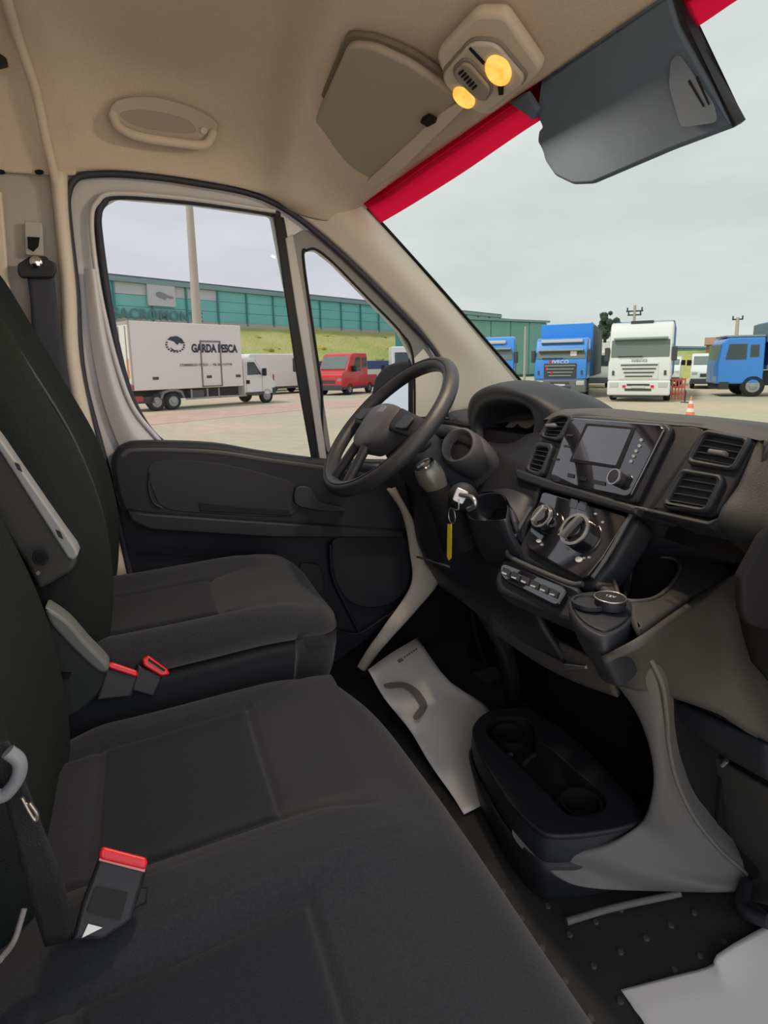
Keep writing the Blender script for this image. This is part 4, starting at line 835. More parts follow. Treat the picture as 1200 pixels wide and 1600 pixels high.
spoke((-.025, -.06), (-.045, -.175), .014, .013); spoke((.025, -.06), (.045, -.175), .014, .013)
for s_ in (-1, 1): plate2('spoke_button', WP, [rnd([(s_*.10, -.014), (s_*.15, -.012), (s_*.15, .020), (s_*.10, .024)], .008)], .006, DK2, sw, .002, off=.024)
# column shroud
cs = thing('steering_column', 'black column shroud below the wheel with stalks', 'steering column', (.62, .42, .80))
def ring(c, n, a, b, k=28):
    pl = Plane(c, (0, -1, 0), n); return [pl.at(a*cos(t), b*sin(t)) for t in [2*pi*i/k for i in range(k)]]
AX = -WN
c0 = W(0, 0, -.03)
loft('shroud', [ring(c0+AX*t, AX, a, b) for t, a, b in ((0, .05, .04), (.03, .062, .055), (.09, .07, .065), (.16, .075, .07), (.26, .08, .075))], DK2, cs, n=40, closed=True)
tube('stalk', [c0+AX*.05+Vector((0, -.09, .02)), P(655, 700, 'Y', .27), P(640, 690, 'Y', .25)], .011, DK, cs)
# pod with a dark opening right of the column
pdm = Plane(P(716, 697, 'X', .655), (0, -1, 0), (-.70, -.38, .45))
lathe('column_pod', [(.05, -.12), (.050, -.04), (.046, .0), (.040, .006), (.034, .002), (.030, -.03), (0, -.034)], pdm.mat() , mat('pod plastic', (.085, .083, .095), .45, bump=.2, bscale=900), cs, 36)
lathe('pod_inset', [(.031, 0), (.031, .002), (0, .001)], pdm.mat(-.024), VOID, cs, 30)
tube('pod_bridge', [P(655, 690, 'X', .66), P(690, 675, 'X', .67), P(742, 690, 'X', .70), P(770, 730, 'X', .74), P(740, 760, 'X', .72)], .018, mat('pod plastic', (.085, .083, .095), .45), cs)
# ignition barrel and keys
IG = Plane(P(722, 775, 'X', .60), (0, -1, 0), (-.55, -.75, .3))
lathe('ignition_barrel', [(.030, -.07), (.030, -.01), (.024, .004), (.014, .010), (.013, .016), (0, .016)], IG.mat(), DK2, cs, 28)
ky = thing('ignition_key', 'key ring with a long yellow tag hanging from the ignition', 'keys', IG.at(0, 0, .02))
plate2('key_bow', IG, [rnd([(-.012, -.018), (.012, -.018), (.014, .012), (-.014, .012)], .006)], .010, SILV, ky, .002, off=.03)
kc = P(706, 806, 'X', .575)
tube('key_ring', [kc+Vector((0, .014*cos(t), .016*sin(t))) for t in [2*pi*i/16 for i in range(16)]], .0013, SILV, ky, 40, closed=True)
tube('second_key', [IG.at(.0, .0, .03), P(738, 778, 'X', .575), P(742, 790, 'X', .575), P(732, 796, 'X', .575)], .005, SILV, ky)
tube('key_link', [IG.at(0, -.01, .03), P(716, 796, 'X', .572), kc+Vector((0, 0, .016))], .0013, SILV, ky)
tgp = Plane(P(702, 845, 'X', .575), (.5, -1, 0), (-.9, -.4, 0))
plate('yellow_tag', tgp, [(699, 819), (705, 819), (705, 872), (701, 876), (698, 870)], .003, YEL, ky, .0008)
# gear lever
gl = thing('gear_lever', 'black gear lever with a silver ringed knob left of the keys', 'gear lever', P(690, 830, 'X', .60))
k0 = P(664, 728, 'X', .545); kd = (P(700, 800, 'X', .60)-k0).normalized()
kp = Plane(k0, (0, -1, 0), -kd+Vector((-.25, 0, .35)))
lathe('knob', [(.006, -.10), (.016, -.085), (.024, -.06), (.030, -.035), (.030, -.018), (.026, -.002), (.021, .003)], kp.mat(), mat('knob silver grey', (.20, .20, .18), .3, metal=.4), gl, 32)
lathe('knob_cap', [(.021, .0), (.018, .001), (0, .0)], kp.mat(.001), BLK, gl, 30)
lathe('knob_ring', [(.0175, .002), (.0225, .002), (.0225, .006), (.0175, .006), (.0175, .002)], kp.mat(), CHR, gl, 32)
loft('gaiter', [ring(k0+kd*t, kd, a, a) for t, a in ((.04, .022), (.075, .030), (.11, .034), (.15, .042), (.2, .05))], VOID, gl, n=30, closed=True)
# dash pocket
pk = [(727, 790), (742, 776), (778, 773), (800, 800), (806, 812), (790, 818), (736, 814), (730, 800)]
pk3 = [P(x, y, 'X', X) for (x, y), X in zip([(731, 800), (735, 786), (756, 775), (782, 774), (793, 790), (792, 806), (786, 814), (742, 814)], [.62, .64, .66, .67, .66, .63, .60, .60])]
pcc = sum(pk3, Vector())/len(pk3)
loft('dash_pocket', [[pcc+(q-pcc)*1.25+Vector((.05, .0, -.10)) for q in pk3], [pcc+(q-pcc)*1.16+Vector((.01, 0, -.03)) for q in pk3], [pcc+(q-pcc)*1.08 for q in pk3], [pcc+(q-pcc)*.98+Vector((0, 0, .0)) for q in pk3], [pcc+(q-pcc)*.8+Vector((.03, 0, -.035)) for q in pk3], [pcc+Vector((.035, 0, -.04)) for q in pk3]], DK2, db, n=40, closed=True)
loft('pocket_cowl', [[P(756, 774, 'X', .70), P(790, 768, 'X', .69), P(820, 776, 'X', .69), P(834, 790, 'X', .70)], [P(784, 778, 'X', .67), P(798, 792, 'X', .66), P(812, 808, 'X', .66), P(826, 820, 'X', .67)], [P(800, 815, 'X', .63), P(803, 830, 'X', .63), P(808, 845, 'X', .64), P(815, 850, 'X', .65)]], DK2, db, n=16, mrows=16, thick=-.01)
# side wall and lower body under the door
bm = bmesh.new(); boxm(bm, -.46, 1.26, .885, .92, -.3, .71); bw = bmobj('wall_body', bm, VOID); tag(bw, 'dark inner body side below the window line', kind='structure')

# ================================================================ YARD
def G(x, y): return P(x, y, 'Z', GZ)
gm = bpy.data.materials.new('yard asphalt'); gm.use_nodes = True; t = gm.node_tree; b = t.nodes['Principled BSDF']; b.inputs['Roughness'].default_value = .95; b.inputs['Specular IOR Level'].default_value = .2
tcn = N(t, 'ShaderNodeTexCoord'); n1 = N(t, 'ShaderNodeTexNoise', Scale=.16, Detail=5.0); n2 = N(t, 'ShaderNodeTexNoise', Scale=3.0, Detail=6.0)
r1 = N(t, 'ShaderNodeValToRGB'); r1.color_ramp.elements[0].position = .40; r1.color_ramp.elements[0].color = (.52, .48, .345, 1); r1.color_ramp.elements[1].position = .58; r1.color_ramp.elements[1].color = (.62, .50, .37, 1)
mx = N(t, 'ShaderNodeMix', data_type='RGBA', blend_type='MULTIPLY'); mx.inputs[0].default_value = .35
r2 = N(t, 'ShaderNodeValToRGB'); r2.color_ramp.elements[0].position = .3; r2.color_ramp.elements[0].color = (.6, .6, .6, 1); r2.color_ramp.elements[1].position = .7
t.links.new(tcn.outputs['Object'], n1.inputs['Vector']); t.links.new(tcn.outputs['Object'], n2.inputs['Vector']); t.links.new(n1.outputs['Fac'], r1.inputs[0]); t.links.new(n2.outputs['Fac'], r2.inputs[0])
t.links.new(r1.outputs[0], mx.inputs[6]); t.links.new(r2.outputs[0], mx.inputs[7]); t.links.new(mx.outputs[2], b.inputs['Base Color'])
gv = [(-120, -120), (260, -120), (260, 260), (-120, 260)]
gd = mesh('ground', [(x, y, GZ) for x, y in gv], [(0, 1, 2, 3)], gm); tag(gd, 'pale sunlit asphalt of the vehicle yard', kind='structure')
# reddish repaved band and dark patch
pm_ = mat('pink asphalt', (.62, .43, .34), .95, noise=.15, nscale=2)
pl_ = [G(196, 668), G(190, 652), G(500, 628), G(700, 616), G(700, 628), G(480, 640), G(330, 655)]
mesh('yard_patch', [(q.x, q.y, GZ+.006) for q in pl_], [tuple(range(len(pl_)))], pm_, gd)

def car_paint(n, c): return mat(n, c, .32, coat=.5)
TYRE = mat('tyre', (.025, .025, .027), .85); RIMG = mat('wheel rim grey', (.36, .37, .38), .45, metal=.3); CHAS = mat('chassis', (.05, .05, .055), .7)
CG = mat('vehicle glass', (.05, .07, .075), .08, spec=.7); CGL = mat('windscreen glass pale', (.16, .20, .19), .12, spec=.7)
WPAINT = car_paint('white paint', (.80, .81, .80)); BPAINT = car_paint('blue paint', (.05, .27, .80)); RPAINT = car_paint('red paint', (.60, .03, .03)); HLM = mat('headlamp', (.6, .62, .62), .15, spec=.8)
GRL2 = mat('grille dark', (.06, .065, .07), .5)
def vmat(o): return o.matrix_world.copy()
class Veh:
    def __init__(s, name, label, cat, front, heading, group=None):
        """local x forward from the front bumper (negative going back), y to its left, z up"""
        h = Vector((heading[0], heading[1], 0)).normalized()
        s.r = thing(name, label, cat, (front.x, front.y, GZ), atan2(h.y, h.x), group); s.mw = WM[s.r.name]
    def box(s, name, m, *bs, bevel=0, parent=None):
        bm = bmesh.new()
        for q in bs: boxm(bm, *q)
        return bmobj(name, bm, m, parent or s.r, bevel=bevel, mw=s.mw)
    def prism(s, name, m, prof, y0, y1, bevel=0, parent=None):
        bm = bmesh.new(); prism(bm, prof, y0, y1); return bmobj(name, bm, m, parent or s.r, bevel=bevel, mw=s.mw)
    def wheel(s, x, y, r=.5, w=.28, rim=RIMG):
        side = -1 if y < 0 else 1
        m = s.mw @ Matrix.Translation((x, y, r)) @ Matrix.Rotation(radians(-90*side), 4, 'X')
        o = lathe('wheel', [(r*.55, -w), (r*.92, -w), (r, -w*.85), (r, -w*.15), (r*.92, 0), (r*.6, 0), (r*.58, -.02)], m, TYRE, s.r, 26)
        lathe('rim', [(r*.6, -.01), (r*.52, -.05), (r*.3, -.03), (r*.28, .03), (r*.14, .05), (0, .05)], m, rim, o, 20); return o
    def face(s, x, rot=0):
        return s.mw
def heavy(name, label, cat, p0, p1, H, paint, wind, roofs, grille, group=None, box=None, W_=2.5, lean=.12, split=True, mirror=GRL2, sign=None, lower=None, turn=0):
    """cab over engine lorry seen from the front; p0, p1: ground corners of its face left and right in view"""
    mid = (p0+p1)/2; n = CAM-mid; n.z = 0; n = (Matrix.Rotation(radians(turn), 3, 'Z') @ n).normalized()
    s = Veh(name, label, cat, mid, n, group); w = W_/2; lower = lower or paint
    ch = H  # cab height
    s.prism('cab', paint, [(0, .9), (0, 1.55), (-.10, 1.9), (-.28, ch*.80), (-.55, ch*.97), (-.8, ch), (-2.1, ch), (-2.1, .9)], -w, w, .08)
    zt = ch*.79
    s.prism('windscreen', wind, [(-.075, 1.92), (-.235, zt-.05), (-.30, zt-.05), (-.15, 1.92)], -w*.92, w*.92, .02)
    s.prism('roof_visor', mat('roof visor', (.30, .33, .36), .25), [(-.20, zt-.07), (-.02, zt-.02), (-.05, zt+.06), (-.30, zt+.06)], -w*.85, w*.85, .02) if split else None
    s.box('bumper', lower, (-.5, .05, -w, w, .28, .92), bevel=.07)
    s.box('skirt', GRL2, (-.4, -.02, -w*.8, w*.8, .18, .30))
    g = s.box('grille', GRL2 if grille == 'dark' else paint, (-.05, .03, -w*.62, w*.62, .98, 1.70), bevel=.03)
    for k in range(4):
        s.box('grille_bar', GRL2 if grille != 'dark' else RIMG, (.0, .055, -w*(.58-.05*k), w*(.58-.05*k), 1.56-.16*k, 1.61-.16*k), parent=g)
    for sg in (-1, 1): s.box('tow_reflector', REDB, (.05, .085, min(sg*.5, sg*.62), max(sg*.5, sg*.62), .62, .72)) if grille != 'dark' else None
    s.box('lower_grille', GRL2, (.03, .07, -w*.42, w*.42, .48, .58), (.03, .07, -w*.36, w*.36, .70, .78))
    s.box('number_plate', mat('number plate', (.65, .65, .62), .5), (.06, .075, -.26, .26, .60, .70))
    for sg in (-1, 1):
        s.box('headlamp', HLM, (-.1, .07, sg*w*.62 if sg > 0 else -w*.93, w*.93 if sg > 0 else -w*.62, .62, .86), bevel=.04)
        m_ = s.box('wing_mirror', mirror, (-.25, -.05, sg*(w+.08)-.09, sg*(w+.08)+.11, 1.75, 2.35), bevel=.04)
        for za in (2.3, 1.8): s.box('mirror_arm', mirror, (-.2, -.12, min(sg*w, sg*(w+.1)), max(sg*w, sg*(w+.1)), za, za+.04), parent=m_)
        s.box('side_window', CG, (-1.3, -.45, sg*w-.012, sg*w+.012, 1.95, zt-.25))
        s.prism('corner_slash', GRL2, [(-.02, 1.15), (.03, 1.15), (-.06, 1.75), (-.1, 1.75)], sg*w*.82-.05, sg*w*.82+.05)
        s.wheel(-1.35, sg*w, .5)
    s.box('wiper', BLK, (-.06, -.04, -w*.7, w*.1, 1.93, 1.96))
    s.box('chassis', CHAS, (-7.0, -1.2, -.45, .45, .55, .95))
    return s
# white lorry, centre of the windscreen view
wt = heavy('cab_over_lorry', 'white cab over lorry facing the windscreen', 'truck', G(948, 629), G(1043, 627), 3.42, WPAINT, CGL, 1, 'paint', turn=-3.5)
wt.box('trailer', mat('blue trailer side', (.05, .20, .45), .6), (-9.5, -2.5, -1.3, 1.25, 1.0, 3.55), bevel=.03)
wt.box('roof_hatch', GRL2, (-.95, -.62, -.45, .45, 3.36, 3.48))
for sg in (-1, 1): wt.wheel(-6.4, sg*1.2, .5)
def front_text(s, body, z, size, m, x=.06):
    mw = s.mw @ Matrix.Translation((x, 0, z)) @ Matrix.Rotation(radians(90), 4, 'Z') @ Matrix.Rotation(radians(90), 4, 'X')
    return text('lettering', body, size, m, mw, s.r, .005, bold=.006, sx=1.1)
front_text(wt, 'IVECO', 1.75, .20, RIMG, x=-.01)
# blue canvas lorry
bl_ = heavy('canvas_lorry', 'blue lorry with a tall blue canvas body facing the windscreen', 'truck', G(826, 623), G(921, 621), 2.95, BPAINT, CGL, 1, 'dark', turn=-7, lower=mat('bumper grey', (.16, .17, .18), .5))
bl_.box('canvas_front', mat('blue canvas', (.05, .32, .88), .55), (-2.5, -2.3, -1.3, 1.3, 1.0, 3.72), bevel=.03)
bl_.box('canvas_side', mat('grey canvas', (.33, .36, .33), .7), (-10, -2.5, -1.28, 1.28, 1.0, 3.68), bevel=.03)
for k in range(8): bl_.box('body_post', GRL2, (-3.3-.95*k, -3.24-.95*k, -1.31, 1.31, 1.0, 3.7))
bl_.box('light_bar', CHR, (-.6, -.3, -1.0, 1.0, 2.70, 2.86), bevel=.03)
front_text(bl_, 'IVECO', 1.76, .26, WHT, x=-.01)
bl_.box('door_sticker', REDB, (-.02, .01, -.52, -.42, 1.60, 1.85), (.02, .05, -.66, -.58, 1.38, 1.55), (.02, .06, -.42, -.34, 1.18, 1.32))
bl_.box('screen_note', WHT, (-.15, -.13, .45, .75, 2.05, 2.30))
# left blue lorry, partly behind the pillar
lb = heavy('high_roof_lorry', 'blue high roof lorry half hidden behind the pale pillar', 'truck', G(722, 622), G(806, 618), 3.15, BPAINT, CGL, 1, 'dark', turn=-4)
lb.box('roof_light', CHR, (-.55, -.3, -.8, .8, 2.75, 2.95), bevel=.05)
lb.box('body', mat('blue body', (.12, .22, .40), .6), (-6, -2.5, -1.2, 1.2, 1.0, 2.9), bevel=.03)

# refrigerated box truck on the left
hd_ = Vector((.90, .436, 0)); 
def vpline(x0): return None
rear = G(212, 641)+Vector((0, 0, 0)); rc = P(208, 600, 'Y', 25.3); 
near = G(212, 645); Lb = 5.35
fb = Vector((near.x, near.y, 0))+hd_*(Lb+1.95)+Vector((-hd_.y, hd_.x, 0))*1.05
bt_ = Veh('box_truck', 'white refrigerated box truck with fish company lettering on its side', 'truck', fb, hd_)
z0, z1 = .90, 3.72; xr = -(Lb+1.95)
body = bt_.box('box_body', mat('box panel', (.80, .765, .76), .45), (xr, xr+Lb, -1.05, 1.05, z0, z1), bevel=.03)
bt_.box('rear_door', mat('rear door', (.84, .82, .74), .5), (xr-.04, xr+.02, .02, .98, z0+.28, z1-.15), bevel=.01)
bt_.box('rear_door', mat('rear door', (.84, .82, .74), .5), (xr-.04, xr+.02, -.98, -.02, z0+.28, z1-.15), bevel=.01)
bt_.box('rear_frame', mat('frame beige', (.48, .44, .40), .6), (xr-.03, xr+.03, -1.06, -.99, z0, z1), (xr-.03, xr+.03, .99, 1.06, z0, z1), (xr-.03, xr+.03, -1.05, 1.05, z1-.13, z1-.01))
for y in (-.2, .2, -.8): 
    bt_.box('lock_bar', RIMG, (xr-.07, xr-.04, y-.02, y+.02, z0+.3, z1-.2))
bt_.box('rear_sill', mat('red sill', (.45, .10, .10), .5), (xr-.06, xr+.02, -1.06, 1.06, z0+.02, z0+.24))
bt_.box('rear_sticker', mat('orange sticker', (.85, .35, .12), .6), (xr-.052, xr-.04, -.92, -.70, z0+.5, z0+1.3))
sdx = .42
dr = bt_.box('side_door_frame', mat('door frame grey', (.20, .19, .19), .6), (xr+3.15, xr+3.21, -1.08, -1.05, z0+.05, z1-.75), (xr+4.15, xr+4.21, -1.08, -1.05, z0+.05, z1-.75), (xr+3.15, xr+4.21, -1.08, -1.05, z1-.80, z1-.73), (xr+3.15, xr+4.21, -1.08, -1.05, z0+.03, z0+.09))
for x in (.85, 3.4, 4.95): bt_.box('side_plate', GRL2, (xr+x, xr+x+.26, -1.07, -1.05, z0+.42, z0+.54))
def side_text(s, body, x, z, size, m, bold=.0, y=-1.062, sx=1.0, ex=.004):
    mw = s.mw @ Matrix.Translation((x, y, z)) @ Matrix.Rotation(radians(90), 4, 'X')
    return text('lettering', body, size, m, mw, s.r, ex, bold, sx)
INK = mat('dark blue ink', (.03, .035, .06), .6)
nS = Vector((hd_.y, -hd_.x, 0))
def sx(px, py=540):
    p0 = bt_.mw @ Vector((0, -1.06, 0)); d = ray(px, py); q = CAM+d*((p0-CAM).dot(nS)/d.dot(nS)); q = bt_.mw.inverted() @ q; return q.x, q.z
(ta, tz), (tb_, _) = sx(297, 543), sx(372, 547)
tx = side_text(bt_, 'GARDA PESCA', (ta+tb_)/2, (tz+_)/2, (tb_-ta)/6.9, INK, .018, sx=1.0)
tx.matrix_basis = tx.matrix_basis @ Matrix.Diagonal((1, 1.35, 1, 1))
(ta, tz), (tb_, tz2) = sx(276, 567), sx(367, 573)
side_text(bt_, 'COMMERCIO ITTICO  -  TEL 030 9119978', (ta+tb_)/2, (tz+tz2)/2, (tb_-ta)/20, mat('faded ink', (.20, .16, .17), .6), .004)
# fish emblem: ring of strokes round a fish
EP = Plane(Vector((0, 0, 0)), (1, 0, 0), (0, -1, 0))
emx, emz = sx(274, 539)
def emb(name, loop, dz=.0): 
    cu = bpy.data.curves.new(name, 'CURVE'); cu.dimensions = '2D'; cu.fill_mode = 'BOTH'; sp = cu.splines.new('POLY'); sp.points.add(len(loop)-1)
    for i, q in enumerate(loop): sp.points[i].co = (q[0], q[1], 0, 1)
    sp.use_cyclic_u = True; cu.extrude = .004
    mw = bt_.mw @ Matrix.Translation((emx, -1.06-dz, emz)) @ Matrix.Rotation(radians(90), 4, 'X'); return link(name, cu, INK, bt_.r, mw)
for k in range(18):
    a = 2*pi*k/18
    if 3 <= k <= 7: continue
    emb('emblem_stroke', [(.46*cos(a-.09), .33*sin(a-.09)), (.46*cos(a+.09), .33*sin(a+.09)), (.37*cos(a+.12), .26*sin(a+.12)), (.37*cos(a-.12), .26*sin(a-.12))])
emb('emblem_fish', [(-.36, .22), (-.2, .34), (.1, .38), (.34, .26), (.40, .12), (.30, .05), (.18, .10), (.1, .0), (.02, .06), (-.05, .14), (-.18, .18)])
emb('emblem_fish', [(-.25, -.1), (-.05, -.22), (.14, -.2), (.0, -.27), (-.16, -.25)])
# cab
cabm = WPAINT; xc = -1.95
bt_.prism('cab', cabm, [(xc+.12, .45), (xc+.12, 2.12), (xc+.30, 2.22), (xc+.75, 2.20), (xc+1.28, 1.42), (xc+1.80, 1.22), (xc+1.95, 1.05), (xc+1.95, .42)], -.98, .98, .06)
bt_.prism('side_window', CG, [(xc+.30, 1.40), (xc+.32, 2.02), (xc+.72, 2.02), (xc+1.12, 1.42)], -1.0, 1.0)
bt_.prism('windscreen', CG, [(xc+.80, 2.10), (xc+1.24, 1.44), (xc+1.31, 1.44), (xc+.86, 2.13)], -.88, .88)
bt_.box('door_line', mat('panel gap', (.3, .3, .3), .6), (xc+.20, xc+.215, -.99, -.98, .6, 2.05), (xc+1.15, xc+1.165, -.99, -.98, .6, 1.4))
bt_.box('wing_mirror', BLK, (xc+1.12, xc+1.24, -1.28, -1.02, 1.35, 1.72), bevel=.03)
bt_.box('side_badge', BLK, (xc+.20, xc+.42, -.99, -.975, .98, 1.16))
bt_.box('lower_trim', GRL2, (xc+.15, xc+1.25, -.995, -.98, .45, .58), (xc+1.75, xc+1.97, -.99, .99, .40, .75))
bt_.box('chassis', CHAS, (xr+.1, xc+.6, -.42, .42, .45, .84), (xr+.2, xr+.9, -.95, -.3, .35, .62))
bt_.box('tank', mat('battery box', (.10, .10, .10), .6), (xr+2.6, xr+3.3, -.92, -.5, .42, .80))
bt_.box('side_guard', RIMG, (xr+2.35, xc+.2, -1.0, -.96, .40, .47), (xr+2.6, xr+2.66, -1.0, -.96, .4, .86), (xr+3.4, xr+3.46, -1.0, -.96, .4, .86), (xr+4.0, xr+4.05, -1.0, -.96, .4, .86))
bt_.box('tail_lamp', mat('tail lamp', (.40, .05, .05), .4), (xr-.02, xr+.02, -.95, -.6, .42, .58), (xr+.0, xr+.4, -.98, -.94, .42, .66))
bt_.prism('mudguard', mat('mudguard', (.20, .20, .21), .6), [(xr+1.15, .5), (xr+1.25, .80), (xr+1.55, .90), (xr+1.95, .90), (xr+2.2, .78), (xr+2.3, .5), (xr+2.22, .5), (xr+2.1, .72), (xr+1.9, .80), (xr+1.6, .80), (xr+1.33, .72), (xr+1.24, .5)], -1.02, -.6)
for y in (-1.0, 1.0): bt_.wheel(xr+1.75, y, .37, .4); bt_.wheel(xc+1.42, y*.98, .37, .22)
bt_.wheel(xr+1.02, -.95, .37, .3)

# vans and cars on the left yard
def van(name, label, front, heading, paint, L_=5.6, H=2.5, W_=2.0, wl=True, group=None, prof=None):
    s = Veh(name, label, 'van', front, heading, group); w = W_/2
    prof = prof or [(0, .45), (0, .95), (-.12, 1.15), (-.95, 1.45), (-1.75, H-.15), (-2.1, H), (-L_+.1, H), (-L_, H-.2), (-L_, .4)]
    s.prism('body', paint, prof, -w, w, .07)
    s.prism('side_window', CG, [(-1.20, 1.42), (-1.75, H-.28), (-2.3, H-.28), (-2.3, 1.42)], -w-.012, w+.012)
    wl_ = [(-.92, 1.48), (-1.68, H-.18), (-1.74, H-.18), (-1.0, 1.48)] if L_ != 4.6 else [(-.60, 1.58), (-1.10, 2.34), (-1.18, 2.34), (-.68, 1.58)]
    s.prism('windscreen', CGL, wl_, -w*.88, w*.88)
    s.box('bumper', GRL2, (-.1, .05, -w*.98, w*.98, .3, .62), bevel=.03)
    s.box('grille', GRL2, (-.06, .02, -w*.5, w*.5, .72, .92))
    for sg in (-1, 1):
        s.box('headlamp', HLM, (-.25, .0, min(sg*w*.62, sg*w*.95), max(sg*w*.62, sg*w*.95), .82, 1.05), bevel=.03)
        s.box('wing_mirror', BLK, (-1.35, -1.15, min(sg*w, sg*(w+.25)), max(sg*w, sg*(w+.25)), 1.4, 1.75), bevel=.02)
        s.wheel(-.95, sg*w, .36, .22); s.wheel(-L_+1.1, sg*w, .36, .22)
    s.box('sill', GRL2, (-L_+.1, -.1, -w-.01, w+.01, .35, .5))
    return s
v1 = van('panel_van', 'white panel van parked behind the box truck', G(470, 613)+Vector((.9, .9, 0)), (.9, .436), WPAINT, 5.8, 2.6)
v1.box('rear_lamp', mat('tail lamp', (.40, .05, .05), .4), (-4.0, -3.9, -1.02, -1.0, .9, 1.3))
# red crew van: front to the right in view
rvp = G(513, 618); rvh = Matrix.Rotation(radians(-32), 3, 'Z') @ (CAM-rvp)
rv = van('crew_cab_truck', 'red crew cab truck seen through the quarter window', rvp, rvh, RPAINT, 4.6, 2.55, 2.0, prof=[(0, .45), (0, 1.15), (-.15, 1.35), (-.6, 1.5), (-1.15, 2.4), (-1.5, 2.55), (-3.2, 2.55), (-3.3, 1.2), (-4.6, 1.2), (-4.6, .4)])
rv.box('rear_side_window', CG, (-3.1, -2.5, -1.012, 1.012, 1.6, 2.25))
rv.r['category'] = 'truck'
gv_ = van('silver_pickup', 'pale silver pickup behind the door mirror', G(583, 617)+Vector((2.2, 1.6, 0)), (CAM-G(583, 617)).xy.to_3d()+Vector((-9, 0, 0)), mat('silver paint', (.50, .56, .60), .3, coat=.4), 4.8, 1.7, 1.85)
gv_.r['category'] = 'car'
# long dark blue covers behind the vans
lv = Veh('covered_trailer', 'low dark blue covered trailer under the grass bank', 'trailer', G(600, 604)+Vector((2.5, 5, 0)), (.9, .436))
lv.box('cover', mat('navy cover', (.02, .06, .20), .5), (-16, 0, -1.2, 1.2, 1.45, 2.15), bevel=.05)
lv.box('bed', mat('trailer bed', (.62, .62, .62), .6), (-16, 0, -1.15, 1.15, .7, 1.45), bevel=.03)
for x in (-2, -6, -10, -14): lv.wheel(x, -1.2, .45); 
hw_ = Veh('white_lorry', 'white lorry cab beyond the mirror under the bank', 'truck', G(640, 610)+Vector((0, 0, 0)), (-.3, -1))
hw_.box('cab', WPAINT, (-2, 0, -1.2, 1.2, .8, 3.0), bevel=.08); hw_.box('windscreen', CG, (-.1, .02, -1.0, 1.0, 1.8, 2.6)); hw_.box('bumper', GRL2, (-.3, .04, -1.2, 1.2, .4, .9), bevel=.03)
for sg in (-1, 1): hw_.wheel(-1.3, sg*1.2, .45)

# right side vehicles
wv = van('small_white_van', 'small white van facing us beside the white lorry', (G(1073, 616)+G(1114, 616))/2+Vector((5, 3.4, 0)), (-.78, -.62), WPAINT, 5, 2.15, 2.1)
wv2 = van('far_white_van', 'white van behind the red barrier', G(1054, 612)+Vector((5.0, 5.2, 0)), (-.78, -.62), WPAINT, 5, 2.0, 1.9)
q0, q1 = G(1120, 619), G(1215, 619); h2 = (q0-q1); h2.z = 0; h2.normalize()
tk = Veh('canvas_tipper', 'blue cab truck with a dark blue covered body at the edge of the yard', 'truck', q0+Vector((.3, .6, 0)), h2)
sg_ = 1
tk.prism('cab', BPAINT, [(0, .6), (0, 1.6), (-.15, 2.5), (-.35, 2.75), (-1.9, 2.75), (-1.9, .6)], -1.2, 1.2, .08)
tk.prism('side_window', CG, [(-.3, 1.75), (-.42, 2.45), (-1.15, 2.45), (-1.15, 1.75)], -1.22, 1.22)
tk.box('rear_window', CG, (-1.65, -1.3, -1.215, 1.215, 1.85, 2.4))
tk.box('windscreen', CGL, (-.12, -.02, -1.0, 1.0, 1.7, 2.45))
tk.box('roof_rack', RIMG, (-1.9, -.3, -1.1, 1.1, 2.78, 2.86)); tk.box('steps', CHAS, (-.5, -.1, -1.22, 1.22, .35, .7))
tk.box('canvas_body', mat('navy canvas', (.045, .09, .36), .6), (-9, -2.1, -1.25, 1.25, 1.45, 3.45), bevel=.05)
tk.box('side_board', mat('side board', (.55, .58, .62), .5), (-9, -2.1, -1.27, 1.27, 1.25, 1.47)); tk.box('chassis', CHAS, (-9, -.5, -.5, .5, .5, 1.2))
tk.box('front_canvas_roll', mat('slate canvas', (.16, .22, .26), .7), (-2.3, -1.95, -1.2, 1.2, 2.5, 3.4), bevel=.05)
for x in (-1.5, -4.0, -5.4): tk.wheel(x, -1.2, .5); tk.wheel(x, 1.2, .5)

# white box lorry between the two cabs
wb = Veh('white_box_lorry', 'white box lorry standing between the blue and white lorries', 'truck', G(940, 615)+Vector((4.5, 5.6, 0)), (-.62, -.79))
wb.box('box_body', mat('cream box', (.75, .72, .66), .5), (-6, -1.4, -1.25, 1.25, .9, 3.0), bevel=.04)
wb.box('cab', WPAINT, (-1.4, 0, -1.15, 1.15, .6, 2.4), bevel=.1); wb.box('windscreen', CG, (-.05, .02, -1, 1, 1.45, 2.15)); wb.box('bumper', mat('bumper grey', (.16, .17, .18), .5), (-.2, .05, -1.15, 1.15, .3, .7), bevel=.04)
for sg in (-1, 1): wb.wheel(-1.0, sg*1.15, .45)

